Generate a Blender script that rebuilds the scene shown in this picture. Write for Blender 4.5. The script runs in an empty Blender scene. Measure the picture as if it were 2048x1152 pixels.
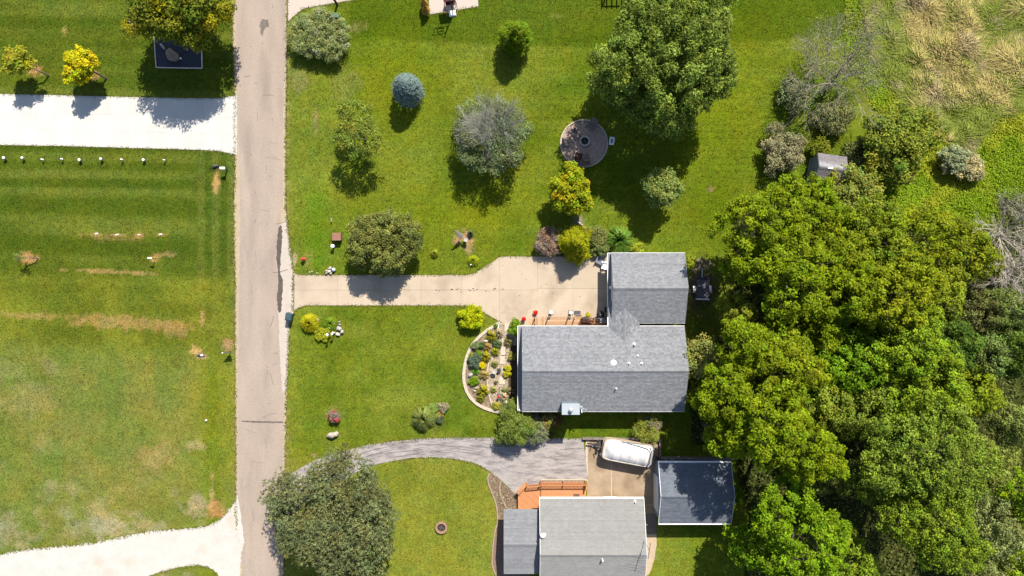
import bpy, bmesh, math, random
import numpy as np
from mathutils import Vector, Matrix

# ------------------------------------------------------------------ camera, light, exposure
C = bpy.context.scene.collection
SC = bpy.context.scene
HC = 75.0                      # drone height over the ground, metres
PPM = 20.0                     # photograph pixels per metre at ground level
cam_d = bpy.data.cameras.new('camera')
cam = bpy.data.objects.new('camera', cam_d)
C.objects.link(cam)
cam.location = (0, 0, HC)
cam.rotation_euler = (0, 0, 0)
cam_d.sensor_width = 36.0
cam_d.lens = 36.0 * HC / (2048 / PPM)
cam_d.clip_end = 2000
SC.camera = cam

SUN_EL = math.radians(50.0)
SUN_AZ = math.radians(19.3)    # from +Y (top of the picture) towards +X
wld = bpy.data.worlds.new('World')
SC.world = wld
wld.use_nodes = True
nt = wld.node_tree
for n in list(nt.nodes):
    nt.nodes.remove(n)
sky_n = nt.nodes.new('ShaderNodeTexSky')
sky_n.sky_type = 'NISHITA'
sky_n.sun_disc = False
sky_n.sun_elevation = SUN_EL
sky_n.sun_rotation = SUN_AZ
bg = nt.nodes.new('ShaderNodeBackground')
bg.inputs['Strength'].default_value = 0.095
wo = nt.nodes.new('ShaderNodeOutputWorld')
nt.links.new(sky_n.outputs[0], bg.inputs[0])
nt.links.new(bg.outputs[0], wo.inputs[0])

sun_d = bpy.data.lights.new('sun', 'SUN')
sun_d.energy = 5.0
sun_d.angle = math.radians(0.53)
sun_d.color = (1.0, 0.93, 0.82)
sun = bpy.data.objects.new('sun', sun_d)
C.objects.link(sun)
sv = Vector((math.sin(SUN_AZ) * math.cos(SUN_EL), math.cos(SUN_AZ) * math.cos(SUN_EL), math.sin(SUN_EL)))
sun.rotation_euler = sv.to_track_quat('Z', 'Y').to_euler()
sun.location = (30, 60, 80)

SC.render.engine = 'CYCLES'
vs = SC.view_settings
vs.view_transform = 'Standard'
vs.look = 'None'
vs.gamma = 1.0
vs.use_curve_mapping = False
vs.exposure = 0.98
SC.cycles.max_bounces = 5
SC.cycles.diffuse_bounces = 3
SC.cycles.transmission_bounces = 3
SC.cycles.transparent_max_bounces = 4

# ------------------------------------------------------------------ helpers
KK = 2.66                      # picture value (linear) of a white sunlit horizontal sheet


def W(px, py, h=0.0):
    """photograph pixel (2048 wide) of a point at height h -> world x, y"""
    k = (HC - h) / HC / PPM
    return ((px - 1024) * k, (576 - py) * k)


def W3(px, py, h=0.0):
    x, y = W(px, py, h)
    return (x, y, h)


def lin(c):
    c = c / 255.0
    return c / 12.92 if c <= 0.04045 else ((c + 0.055) / 1.055) ** 2.4


def alb(r, g, b, k=None):
    k = k or KK
    return (min(lin(r) / k, .9), min(lin(g) / k, .9), min(lin(b) / k, .9))


_tab = {}


def vnoise(x, y, seed=0):
    """smooth value noise 0..1 on arrays"""
    if seed not in _tab:
        _tab[seed] = np.random.default_rng(seed + 991).random((256, 256))
    T = _tab[seed]
    xi = np.floor(x).astype(int)
    yi = np.floor(y).astype(int)
    fx = x - xi
    fy = y - yi
    fx = fx * fx * (3 - 2 * fx)
    fy = fy * fy * (3 - 2 * fy)
    a = T[xi % 256, yi % 256]
    b = T[(xi + 1) % 256, yi % 256]
    c = T[xi % 256, (yi + 1) % 256]
    d = T[(xi + 1) % 256, (yi + 1) % 256]
    return (a * (1 - fx) + b * fx) * (1 - fy) + (c * (1 - fx) + d * fx) * fy


def fbm(x, y, seed=0, o=3):
    s = 0
    w = 0
    for i in range(o):
        s = s + vnoise(x * 2 ** i, y * 2 ** i, seed + i) * .5 ** i
        w += .5 ** i
    return s / w


# ---- materials
MATS = {}


def make_mat(name, rgb=(.5, .5, .5), rough=.85, var=.15, scale=3.0, var2=0.0, scale2=30., bump=0., bscale=30.,
             vcol=False, ocol=False, metal=0., spec=.25, world=True, trans=0., stretch=None, tint=None, tint_at=(.5, .7),
             tint_scale=.6):
    if name in MATS:
        return MATS[name]
    m = bpy.data.materials.new(name)
    m.use_nodes = True
    t = m.node_tree
    N, L = t.nodes, t.links
    for n in list(N):
        N.remove(n)
    out = N.new('ShaderNodeOutputMaterial')
    p = N.new('ShaderNodeBsdfPrincipled')
    p.inputs['Roughness'].default_value = rough
    p.inputs['Metallic'].default_value = metal
    p.inputs['Specular IOR Level'].default_value = spec
    if world:
        g = N.new('ShaderNodeNewGeometry')
        vec = g.outputs['Position']
    else:
        g = N.new('ShaderNodeTexCoord')
        vec = g.outputs['Object']
    if stretch:
        mp = N.new('ShaderNodeMapping')
        mp.inputs['Scale'].default_value = stretch
        L.new(vec, mp.inputs['Vector'])
        vec = mp.outputs['Vector']
    col = N.new('ShaderNodeRGB')
    col.outputs[0].default_value = (*rgb, 1)
    cur = col.outputs[0]

    def mul(a, b):
        x = N.new('ShaderNodeMix')
        x.data_type = 'RGBA'
        x.blend_type = 'MULTIPLY'
        x.inputs[0].default_value = 1.0
        L.new(a, x.inputs[6])
        L.new(b, x.inputs[7])
        return x.outputs[2]

    def noise(sc, lo, hi, detail=4):
        n = N.new('ShaderNodeTexNoise')
        n.inputs['Scale'].default_value = sc
        n.inputs['Detail'].default_value = detail
        n.inputs['Roughness'].default_value = .6
        L.new(vec, n.inputs['Vector'])
        r = N.new('ShaderNodeMapRange')
        r.inputs['From Min'].default_value = .28
        r.inputs['From Max'].default_value = .72
        r.inputs['To Min'].default_value = lo
        r.inputs['To Max'].default_value = hi
        L.new(n.outputs['Fac'], r.inputs['Value'])
        return r.outputs[0]

    if tint:
        n = N.new('ShaderNodeTexNoise')
        n.inputs['Scale'].default_value = tint_scale
        n.inputs['Detail'].default_value = 6
        L.new(vec, n.inputs['Vector'])
        r = N.new('ShaderNodeMapRange')
        r.inputs['From Min'].default_value = tint_at[0]
        r.inputs['From Max'].default_value = tint_at[1]
        L.new(n.outputs['Fac'], r.inputs['Value'])
        x = N.new('ShaderNodeMix')
        x.data_type = 'RGBA'
        L.new(r.outputs[0], x.inputs[0])
        L.new(cur, x.inputs[6])
        x.inputs[7].default_value = (*tint, 1)
        cur = x.outputs[2]
    if vcol:
        a = N.new('ShaderNodeAttribute')
        a.attribute_name = 'Col'
        cur = mul(cur, a.outputs['Color'])
    if ocol:
        o = N.new('ShaderNodeObjectInfo')
        cur = mul(cur, o.outputs['Color'])
    if var:
        cur = mul(cur, noise(scale, 1 - var, 1 + var))
    if var2:
        cur = mul(cur, noise(scale2, 1 - var2, 1 + var2, 2))
    L.new(cur, p.inputs['Base Color'])
    if bump:
        bn = N.new('ShaderNodeTexNoise')
        bn.inputs['Scale'].default_value = bscale
        bn.inputs['Detail'].default_value = 3
        L.new(vec, bn.inputs['Vector'])
        b = N.new('ShaderNodeBump')
        b.inputs['Strength'].default_value = bump
        b.inputs['Distance'].default_value = .05
        L.new(bn.outputs['Fac'], b.inputs['Height'])
        L.new(b.outputs[0], p.inputs['Normal'])
    sh = p.outputs[0]
    if trans:
        tr = N.new('ShaderNodeBsdfTranslucent')
        L.new(cur, tr.inputs['Color'])
        mx = N.new('ShaderNodeMixShader')
        mx.inputs[0].default_value = trans
        L.new(sh, mx.inputs[1])
        L.new(tr.outputs[0], mx.inputs[2])
        sh = mx.outputs[0]
    L.new(sh, out.inputs[0])
    MATS[name] = m
    return m


M_LEAF = make_mat('leaf', (1, 1, 1), rough=.6, var=0, vcol=True, ocol=True, spec=.07, trans=.22)
M_NEEDLE = make_mat('needle', (1, 1, 1), rough=.6, var=0, vcol=True, ocol=True, spec=.2, trans=.1)
M_BLADE = make_mat('blade', (1, 1, 1), rough=.7, var=0, vcol=True, ocol=True, spec=.06, trans=.3)
M_BARK = make_mat('bark', (.11, .085, .065), var=.3, scale=8, world=False)
M_GREYBARK = make_mat('grey_bark', (.22, .205, .185), var=.3, scale=6, world=False)
M_PALETWIG = make_mat('pale_twig', (.24, .21, .17), var=.3, scale=2, world=False)
M_WHITE = make_mat('white_paint', (.78, .78, .77), var=.05, rough=.6, world=False)
M_PLASTIC = make_mat('white_plastic', (.8, .8, .8), var=.03, rough=.45, world=False)
M_BLACK = make_mat('black_metal', (.02, .02, .022), var=.1, rough=.5, world=False)
M_DARK = make_mat('dark_grey', (.06, .06, .065), var=.2, rough=.7, world=False)
M_STEEL = make_mat('steel', (.5, .51, .53), var=.08, rough=.4, metal=.7, world=False)
M_RUBBER = make_mat('rubber', (.02, .02, .02), var=.1, rough=.8, world=False)
M_STONE = make_mat('pale_stone', (.5, .44, .37), var=.25, scale=7, bump=.4, bscale=14, world=False)
M_GREYSTONE = make_mat('grey_stone', (.3, .28, .26), var=.25, scale=7, bump=.4, bscale=14, world=False)
M_BROWNSTONE = make_mat('brown_stone', (.19, .145, .12), var=.25, scale=5, bump=.5, bscale=10, world=False)
M_RED = make_mat('red_paint', (.5, .04, .045), var=.1, rough=.5, world=False)
M_SIDING = make_mat('pale_siding', (.55, .57, .6), var=.06, rough=.7, world=False)
M_GLASS = make_mat('window_glass', (.03, .035, .04), rough=.08, var=0, spec=.6)


# ---- mesh builder
class MB:
    def __init__(s):
        s.v = []
        s.f = []

    def add(s, vs, fs):
        o = len(s.v)
        s.v += [tuple(q) for q in vs]
        s.f += [tuple(i + o for i in f) for f in fs]
        return s

    def box(s, c, d, rz=0.0, M=None):
        x, y, z = d[0] / 2, d[1] / 2, d[2] / 2
        vs = [Vector(q) for q in ((-x, -y, -z), (x, -y, -z), (x, y, -z), (-x, y, -z), (-x, -y, z), (x, -y, z), (x, y, z), (-x, y, z))]
        R = M if M is not None else Matrix.Rotation(rz, 3, 'Z')
        vs = [R @ q + Vector(c) for q in vs]
        return s.add(vs, [(0, 3, 2, 1), (4, 5, 6, 7), (0, 1, 5, 4), (1, 2, 6, 5), (2, 3, 7, 6), (3, 0, 4, 7)])

    def bar(s, a, b, w, h=None):
        """box beam between two points"""
        a = Vector(a)
        b = Vector(b)
        d = b - a
        h = h or w
        q = d.to_track_quat('X', 'Z').to_matrix()
        return s.box((a + b) / 2, (d.length, w, h), M=q)

    def tube(s, pts, rad, n=6, cap=True):
        pts = [Vector(q) for q in pts]
        if not isinstance(rad, (list, tuple)):
            rad = [rad] * len(pts)
        o = len(s.v)
        for i, q in enumerate(pts):
            d = (pts[min(i + 1, len(pts) - 1)] - pts[max(i - 1, 0)])
            if d.length < 1e-6:
                d = Vector((0, 0, 1))
            d.normalize()
            u = d.orthogonal().normalized() if abs(d.z) > .9 else d.cross(Vector((0, 0, 1))).normalized()
            w = d.cross(u)
            for k in range(n):
                a = 2 * math.pi * k / n
                s.v.append(tuple(q + (u * math.cos(a) + w * math.sin(a)) * rad[i]))
        for i in range(len(pts) - 1):
            for k in range(n):
                a = o + i * n + k
                b = o + i * n + (k + 1) % n
                s.f.append((a, b, b + n, a + n))
        if cap:
            s.f.append(tuple(o + k for k in range(n))[::-1])
            s.f.append(tuple(o + (len(pts) - 1) * n + k for k in range(n)))
        return s

    def lathe(s, prof, c=(0, 0, 0), n=14, a0=0, a1=2 * math.pi):
        """prof: (r, z) pairs"""
        o = len(s.v)
        for r, z in prof:
            for k in range(n):
                a = a0 + (a1 - a0) * k / n
                s.v.append((c[0] + r * math.cos(a), c[1] + r * math.sin(a), c[2] + z))
        for i in range(len(prof) - 1):
            for k in range(n):
                a = o + i * n + k
                b = o + i * n + (k + 1) % n
                s.f.append((a, b, b + n, a + n))
        s.f.append(tuple(o + k for k in range(n))[::-1])
        s.f.append(tuple(o + (len(prof) - 1) * n + k for k in range(n)))
        return s

    def rock(s, c, d, seed=0, n=9, m=6, rough=.18, rz=0):
        r = random.Random(seed)
        ph = [r.uniform(0, 6.28) for _ in range(8)]
        o = len(s.v)
        cr, sr = math.cos(rz), math.sin(rz)
        s.v.append((c[0], c[1], c[2] - d[2]))
        for i in range(1, m):
            t = -math.pi / 2 + math.pi * i / m
            for k in range(n):
                a = 2 * math.pi * k / n
                f = 1 + rough * (math.sin(2 * a + ph[0] + t) + .7 * math.sin(3 * a + ph[1]) + .5 * math.sin(5 * a + 3 * t + ph[2])) + r.uniform(-rough, rough) * .4
                x = math.cos(a) * math.cos(t) * f * d[0]
                y = math.sin(a) * math.cos(t) * f * d[1]
                s.v.append((c[0] + x * cr - y * sr, c[1] + x * sr + y * cr, c[2] + math.sin(t) * d[2] * (.9 + .2 * r.random())))
        s.v.append((c[0], c[1], c[2] + d[2]))
        last = len(s.v) - 1
        for k in range(n):
            s.f.append((o, o + 1 + (k + 1) % n, o + 1 + k))
            b = o + 1 + (m - 2) * n
            s.f.append((last, b + k, b + (k + 1) % n))
        for i in range(m - 2):
            for k in range(n):
                a = o + 1 + i * n + k
                b = o + 1 + i * n + (k + 1) % n
                s.f.append((a, b, b + n, a + n))
        return s

    def prism(s, poly, z0, z1):
        """polygon (list of xy) extruded from z0 to z1"""
        n = len(poly)
        ar = sum(poly[i][0] * poly[(i + 1) % n][1] - poly[(i + 1) % n][0] * poly[i][1] for i in range(n))
        if ar < 0:
            poly = poly[::-1]
        o = len(s.v)
        for x, y in poly:
            s.v.append((x, y, z0))
        for x, y in poly:
            s.v.append((x, y, z1))
        s.f.append(tuple(o + n + i for i in range(n)))
        s.f.append(tuple(o + i for i in range(n))[::-1])
        for i in range(n):
            j = (i + 1) % n
            s.f.append((o + i, o + j, o + n + j, o + n + i))
        return s

    def sheet(s, poly, z):
        n = len(poly)
        ar = sum(poly[i][0] * poly[(i + 1) % n][1] - poly[(i + 1) % n][0] * poly[i][1] for i in range(n))
        if ar < 0:
            poly = poly[::-1]
        return s.add([(x, y, z) for x, y in poly], [tuple(range(n))])

    def mesh(s, name, mat, smooth=False):
        me = bpy.data.meshes.new(name)
        me.from_pydata(s.v, [], s.f)
        if mat:
            me.materials.append(mat)
        if smooth:
            me.polygons.foreach_set('use_smooth', [True] * len(me.polygons))
        me.update()
        return me

    def build(s, name, mat, parent=None, smooth=False, loc=None, kind=None):
        o = bpy.data.objects.new(name, s.mesh(name, mat, smooth))
        C.objects.link(o)
        if parent:
            o.parent = parent
        if loc:
            o.location = loc
        if kind:
            o['kind'] = kind
        return o


def tag(o, label, cat, group=None):
    o['label'] = label
    o['category'] = cat
    if group:
        o['group'] = group
    return o


def thing(name, label, cat, loc=(0, 0, 0), rz=0.0, group=None):
    o = bpy.data.objects.new(name, None)
    o.empty_display_size = .3
    C.objects.link(o)
    o.location = loc
    o.rotation_euler = (0, 0, rz)
    return tag(o, label, cat, group)


def struct(o):
    o['kind'] = 'structure'
    return o


def dup(root, loc, rz, label, group=None):
    r = root.copy()
    C.objects.link(r)
    r.location = loc
    r.rotation_euler = (0, 0, rz)
    r['label'] = label
    if group:
        r['group'] = group
    for ch in list(root.children):
        c = ch.copy()
        C.objects.link(c)
        c.parent = r
        for g in ch.children:
            d = g.copy()
            C.objects.link(d)
            d.parent = c
    return r


def np_mesh(name, V, k, col, mat, parent=None, ocol=None, kind=None):
    """V: (n*k,3) array of n separate k-gons; col (n*k,3)"""
    n = len(V) // k
    me = bpy.data.meshes.new(name)
    me.vertices.add(n * k)
    me.vertices.foreach_set('co', np.ascontiguousarray(V, dtype=np.float32).ravel())
    me.loops.add(n * k)
    me.loops.foreach_set('vertex_index', np.arange(n * k, dtype=np.int32))
    me.polygons.add(n)
    me.polygons.foreach_set('loop_start', np.arange(0, n * k, k, dtype=np.int32))
    me.polygons.foreach_set('loop_total', np.full(n, k, dtype=np.int32))
    a = me.color_attributes.new('Col', 'FLOAT_COLOR', 'POINT')
    c4 = np.ones((n * k, 4), np.float32)
    c4[:, :3] = col
    a.data.foreach_set('color', c4.ravel())
    me.materials.append(mat)
    me.update(calc_edges=True)
    o = bpy.data.objects.new(name, me)
    C.objects.link(o)
    if parent:
        o.parent = parent
    if ocol:
        o.color = (*ocol, 1)
    if kind:
        o['kind'] = kind
    return o


def unit(a):
    return a / (np.linalg.norm(a, axis=1, keepdims=True) + 1e-9)


def cards(rng, P, Nn, ln, wd, axis=None):
    """diamond leaf cards at P facing Nn; returns (n*4,3)"""
    n = len(P)
    r = rng.normal(size=(n, 3)) if axis is None else axis
    u = unit(r - Nn * np.sum(r * Nn, 1, keepdims=True))
    v = np.cross(Nn, u)
    ln = np.asarray(ln).reshape(-1, 1) * np.ones((n, 1))
    wd = np.asarray(wd).reshape(-1, 1) * np.ones((n, 1))
    V = np.empty((n, 4, 3))
    V[:, 0] = P + u * ln
    V[:, 1] = P + v * wd + u * ln * .15
    V[:, 2] = P - u * ln
    V[:, 3] = P - v * wd + u * ln * .15
    return V.reshape(-1, 3)


def strips(base, mid, tip, w, up=None):
    """blades: base->mid->tip, 2 quads; returns (n*8,3) as separate quads"""
    n = len(base)
    d = tip - base
    side = np.cross(d, np.array([0, 0, 1.0]) + 1e-3)
    side = unit(side) * np.asarray(w).reshape(-1, 1)
    V = np.empty((n, 8, 3))
    V[:, 0] = base - side * .7
    V[:, 1] = base + side * .7
    V[:, 2] = mid + side
    V[:, 3] = mid - side
    V[:, 4] = mid - side
    V[:, 5] = mid + side
    V[:, 6] = tip + side * .25
    V[:, 7] = tip - side * .25
    return V.reshape(-1, 3)


def ragged(pts, step=.25, amp=.06, seed=0, closed=True):
    """densify a polyline (world xy) with a wandering edge"""
    r = random.Random(seed)
    out = []
    n = len(pts)
    for i in range(n if closed else n - 1):
        a = Vector(pts[i])
        b = Vector(pts[(i + 1) % n])
        L = (b - a).length
        k = max(1, int(L / step))
        nr = Vector((-(b - a).y, (b - a).x))
        if nr.length:
            nr.normalize()
        for j in range(k):
            q = a.lerp(b, j / k)
            q = q + nr * r.uniform(-amp, amp)
            out.append((q.x, q.y))
    return out


def smooth_line(pts, k=8):
    """Catmull-Rom through points"""
    out = []
    n = len(pts)
    for i in range(n - 1):
        p0 = Vector(pts[max(i - 1, 0)])
        p1 = Vector(pts[i])
        p2 = Vector(pts[i + 1])
        p3 = Vector(pts[min(i + 2, n - 1)])
        for j in range(k):
            t = j / k
            q = .5 * ((2 * p1) + (-p0 + p2) * t + (2 * p0 - 5 * p1 + 4 * p2 - p3) * t * t + (-p0 + 3 * p1 - 3 * p2 + p3) * t ** 3)
            out.append(tuple(q))
    out.append(tuple(pts[-1]))
    return out


def clip_half(poly, a, b, c):
    """keep a*x+b*y<=c"""
    out = []
    n = len(poly)
    for i in range(n):
        p, q = poly[i], poly[(i + 1) % n]
        dp, dq = a * p[0] + b * p[1] - c, a * q[0] + b * q[1] - c
        if dp <= 0:
            out.append(p)
        if dp * dq < 0:
            t = dp / (dp - dq)
            out.append((p[0] + (q[0] - p[0]) * t, p[1] + (q[1] - p[1]) * t))
    return out


def in_poly(x, y, poly):
    r = np.zeros(x.shape, bool)
    n = len(poly)
    j = n - 1
    for i in range(n):
        xi, yi = poly[i]
        xj, yj = poly[j]
        c = ((yi > y) != (yj > y)) & (x < (xj - xi) * (y - yi) / (yj - yi + 1e-12) + xi)
        r ^= c
        j = i
    return r


def wp(pts):
    return [W(*q) for q in pts]

# ------------------------------------------------------------------ ground
def arr(c):
    return np.array(c, float)


def lerpc(base, col, m):
    return base * (1 - m[..., None]) + arr(col) * m[..., None]


def sstep(a, b, x):
    t = np.clip((x - a) / (b - a), 0, 1)
    return t * t * (3 - 2 * t)


MEADOW = [(1700, -160), (1722, 60), (1745, 130), (1790, 190), (1850, 262), (1905, 300), (1945, 262), (2048, 215), (2300, 190), (2300, -160)]
HERBS = [(1850, 270), (1905, 305), (1945, 268), (2048, 220), (2300, 195), (2300, 400), (2000, 400), (1985, 470), (1900, 470), (1770, 455), (1740, 400), (1800, 350)]
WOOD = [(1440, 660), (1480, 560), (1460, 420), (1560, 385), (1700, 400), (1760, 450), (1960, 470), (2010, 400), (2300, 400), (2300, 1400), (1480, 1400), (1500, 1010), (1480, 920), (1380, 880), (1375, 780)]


def lawn_mesh():
    st = .22
    gx = np.concatenate([[-320, -180, -100], np.arange(-66, 66.01, st), [100, 180, 320]])
    gy = np.concatenate([[-320, -180, -80], np.arange(-40, 40.01, st), [80, 180, 320]])
    X, Y = np.meshgrid(gx, gy)
    PX = 1024 + X * PPM
    PY = 576 - Y * PPM
    lo = fbm(X * .09, Y * .09, 1, 3)
    md = fbm(X * .45, Y * .45, 7, 3)
    fi = fbm(X * 1.6, Y * 1.6, 13, 2)
    # house lot
    col = np.zeros(X.shape + (3,)) + arr(alb(128, 140, 32))
    col = lerpc(col, alb(146, 150, 44), sstep(.45, .7, lo))
    col = lerpc(col, alb(100, 122, 18), sstep(.5, .75, fbm(X * .13, Y * .2, 21, 3)) * .8)
    strp = np.tanh(3 * np.sin(Y * 2 * math.pi / 2.6 + 1.2 * lo)) * .5 + .5
    col = lerpc(col, alb(138, 148, 52), strp * .25 * (PY < 520) * sstep(.35, .6, md))
    # north strip next to the next lot is darker and freshly cut
    m = sstep(84, 72, PY + 16 * np.sin(PX * .004)) * (PX > 700)
    col = lerpc(col, alb(88, 108, 8), m * .75)
    # moss-yellow tones around the trees
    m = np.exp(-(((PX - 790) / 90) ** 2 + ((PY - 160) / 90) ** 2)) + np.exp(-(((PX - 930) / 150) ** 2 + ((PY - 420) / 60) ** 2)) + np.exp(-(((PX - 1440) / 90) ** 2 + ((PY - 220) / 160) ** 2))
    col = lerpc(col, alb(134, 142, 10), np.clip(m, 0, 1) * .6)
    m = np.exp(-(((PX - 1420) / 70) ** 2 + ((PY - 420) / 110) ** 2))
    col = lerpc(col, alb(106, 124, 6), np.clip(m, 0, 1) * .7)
    mow = np.sin((Y + .05 * np.sin(X * .3)) * 2 * math.pi / .66) * (.35 + .65 * sstep(.4, .6, fbm(X * .1, Y * .3, 27, 2)))
    col = col * (1 + .055 * mow)[..., None]
    # strip by the road
    m = sstep(700, 590, PX) * (PX > 560) * (PY < 560)
    col = lerpc(col, alb(140, 146, 48), m * .55)
    m = np.exp(-((PX - 630) / 26) ** 2) * sstep(340, 420, PY) * sstep(560, 520, PY)
    col = lerpc(col, alb(112, 146, 18), np.clip(m, 0, 1) * .7)
    m = np.exp(-((PX - 662) / 13) ** 2) * (PY > 620) * (PX > 560)
    col = lerpc(col, alb(104, 122, 22), m * .5)
    # front lawn
    m = ((PX > 575) & (PX < 1010) & (PY > 605) & (PY < 905)).astype(float)
    col = lerpc(col, alb(148, 151, 50), m * .55 * sstep(.3, .7, md))
    # south lawn
    m = ((PX > 560) & (PX < 1010) & (PY > 915)).astype(float)
    col = lerpc(col, alb(154, 154, 54), m * (.55 + .3 * sstep(.35, .65, md)))
    # lots west of the road
    wst = (PX < 520).astype(float)
    wcol = np.zeros(X.shape + (3,)) + arr(alb(98, 116, 26))
    sy = Y + .3 * lo + .9 * np.sin(Y * .53) + .02 * X
    s1 = np.tanh(2.5 * np.sin(sy * 2 * math.pi / 2.5 + .7)) * .5 + .5
    wcol = lerpc(wcol, alb(126, 138, 48), s1 * (.12 + .62 * sstep(.35, .7, fbm(X * .07, Y * .5, 31, 3))))
    wcol = lerpc(wcol, alb(76, 98, 16), (1 - s1) * .42 * sstep(.35, .65, fbm(X * .06, Y * .6, 35, 3)))
    m = sstep(385, 400, PX) * (PY > 300) * sstep(720, 600, PY)
    s2 = np.tanh(2.5 * np.sin(X * 2 * math.pi / 1.5)) * .5 + .5
    wcol = lerpc(wcol, alb(112, 126, 44), m * s2 * .8)
    wcol = lerpc(wcol, alb(82, 106, 26), m * (1 - s2) * .7)
    m = sstep(530, 570, PY)
    wcol = lerpc(wcol, alb(142, 148, 44), m * (.4 + .4 * sstep(.3, .7, md)))
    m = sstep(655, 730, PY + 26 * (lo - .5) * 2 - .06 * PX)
    weedy_lit = np.zeros(X.shape + (3,)) + arr(alb(142, 146, 62))  # straw-flecked weedy turf, painted paler for the brighter light of this corner
    weedy_lit = lerpc(weedy_lit, alb(126, 141, 54), sstep(.4, .7, fbm(X * .35, Y * .35, 41, 4)))
    weedy_lit = lerpc(weedy_lit, alb(184, 168, 116), sstep(.5, .74, fbm(X * .5, Y * .5, 47, 4)) * .75 * sstep(.35, .65, fbm(X * .12, Y * .12, 51, 2)))
    weedy_lit = lerpc(weedy_lit, alb(206, 190, 160), sstep(.55, .75, fbm(X * .8, Y * .8, 53, 3)) * np.clip(sstep(960, 1090, PY + .12 * PX), 0, 1) * .4)
    wcol = wcol * (1 - m[..., None]) + weedy_lit * m[..., None]
    m = sstep(360, 425, PX - 20 * (lo - .5)) * sstep(680, 760, PY)
    wcol = lerpc(wcol, alb(140, 148, 40), m * .85)
    wcol = lerpc(wcol, alb(118, 136, 22), m * .6 * np.exp(-((PX - 425) / 14) ** 2))
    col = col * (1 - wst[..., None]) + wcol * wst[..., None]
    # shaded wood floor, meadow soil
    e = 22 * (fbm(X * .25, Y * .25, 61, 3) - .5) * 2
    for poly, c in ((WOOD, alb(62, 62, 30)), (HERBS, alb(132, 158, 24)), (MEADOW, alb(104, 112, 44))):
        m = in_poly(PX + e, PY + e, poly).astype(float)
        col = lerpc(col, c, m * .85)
    m = np.exp(-(((PX - 1410) / 46) ** 2 + ((PY - 640) / 80) ** 2))  # tree shade beside the wood painted into the lawn as darker green
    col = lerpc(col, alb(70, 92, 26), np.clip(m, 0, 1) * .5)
    # worn and dry patches: x, y, rx, ry, degrees, colour, strength
    TAN = alb(206, 170, 108)
    STR = alb(194, 160, 98)
    patches = [(245, 645, 132, 14, 4, STR, .62), (60, 632, 70, 6, 3, STR, .5), (340, 655, 35, 16, 20, STR, .6), (404, 640, 6, 16, 8, STR, .8), (215, 543, 85, 4, 3, STR, .8), (330, 510, 26, 6, -8, STR, .6),
               (433, 362, 7, 26, 2, TAN, 1), (430, 338, 14, 6, 0, alb(50, 60, 30), .7), (60, 517, 16, 12, 0, alb(205, 160, 105), 1), (308, 520, 7, 4, 0, TAN, .9), (391, 702, 12, 12, 25, alb(225, 185, 115), 1), (404, 712, 12, 7, 0, alb(190, 165, 130), .9),
               (455, 691, 11, 14, 0, alb(178, 150, 105), 1), (195, 468, 12, 3, 0, TAN, .8), (236, 469, 12, 3, 0, TAN, .8), (280, 471, 10, 5, 0, TAN, .8), (322, 469, 9, 3, 0, TAN, .7), (225, 475, 55, 8, 3, STR, .35),
               (66, 140, 16, 12, 15, alb(205, 165, 105), 1), (187, 152, 13, 9, 0, alb(195, 155, 105), 1), (265, 49, 11, 8, 0, alb(190, 150, 100), 1), (130, 63, 6, 9, 0, TAN, .6),
               (435, 1018, 22, 18, 0, alb(205, 150, 95), .9), (424, 985, 4, 40, 0, TAN, .7), (395, 1012, 20, 22, 0, alb(200, 175, 150), .6), (215, 1052, 55, 24, -8, alb(205, 185, 160), .55), (15, 1060, 30, 36, 0, alb(205, 185, 160), .4),
               (310, 915, 45, 26, -20, alb(190, 160, 110), .45), (60, 800, 50, 40, 0, alb(180, 165, 110), .35), (390, 890, 20, 12, 0, alb(205, 185, 140), .5),
               (932, 481, 20, 20, 0, alb(196, 160, 118), 1), (618, 760 - 240, 10, 20, 0, TAN, .25), (632, 245, 5, 24, 0, alb(176, 150, 95), .8), (690, 168, 30, 40, 0, alb(150, 145, 70), .5), (600, 160, 20, 26, 0, alb(165, 150, 90), .5),
               (713, 55, 18, 14, 0, alb(160, 150, 80), .6), (668, 828, 18, 17, 0, alb(150, 150, 70), .6), (590, 515, 6, 18, 0, alb(205, 180, 140), .9), (1420, 378, 7, 5, 0, alb(180, 150, 110), .7), (1116, 32, 22, 3, 0, alb(150, 150, 60), .6),
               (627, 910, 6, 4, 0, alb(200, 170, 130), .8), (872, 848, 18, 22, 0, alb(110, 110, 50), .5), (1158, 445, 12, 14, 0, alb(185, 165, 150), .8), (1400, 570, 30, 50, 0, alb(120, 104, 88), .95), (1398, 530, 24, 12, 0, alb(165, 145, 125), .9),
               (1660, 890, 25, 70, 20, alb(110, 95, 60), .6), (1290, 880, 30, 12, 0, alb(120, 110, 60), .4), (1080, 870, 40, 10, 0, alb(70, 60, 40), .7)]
    pn = fbm(X * 2.2, Y * 2.2, 71, 3)
    pf = np.clip(fbm(X * 3.1, Y * 4.5, 75, 2), 0, 1)
    for (cx, cy, rx, ry, rot, c, stg) in patches:
        a = math.radians(rot)
        dx, dy = PX - cx, PY - cy
        u = (dx * math.cos(a) + dy * math.sin(a)) / rx
        v = (-dx * math.sin(a) + dy * math.cos(a)) / ry
        m = sstep(1.25, .5, np.sqrt(u * u + v * v) + (pn - .5) * 1.5) * stg * (.62 + .76 * pf)
        col = lerpc(col, c, m)
    # tyre-worn grass beside the road edges
    m = np.exp(-((PX - 472) / 5) ** 2) + np.exp(-((PX - 573) / 5) ** 2)
    col = lerpc(col, alb(178, 160, 100), np.clip(m, 0, 1) * sstep(.35, .65, pn))
    hue = (fbm(X * 1.1, Y * 1.1, 17, 3) - .5) * 2
    hue2 = (fbm(X * .3, Y * .3, 19, 2) - .5) * 2
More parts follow.
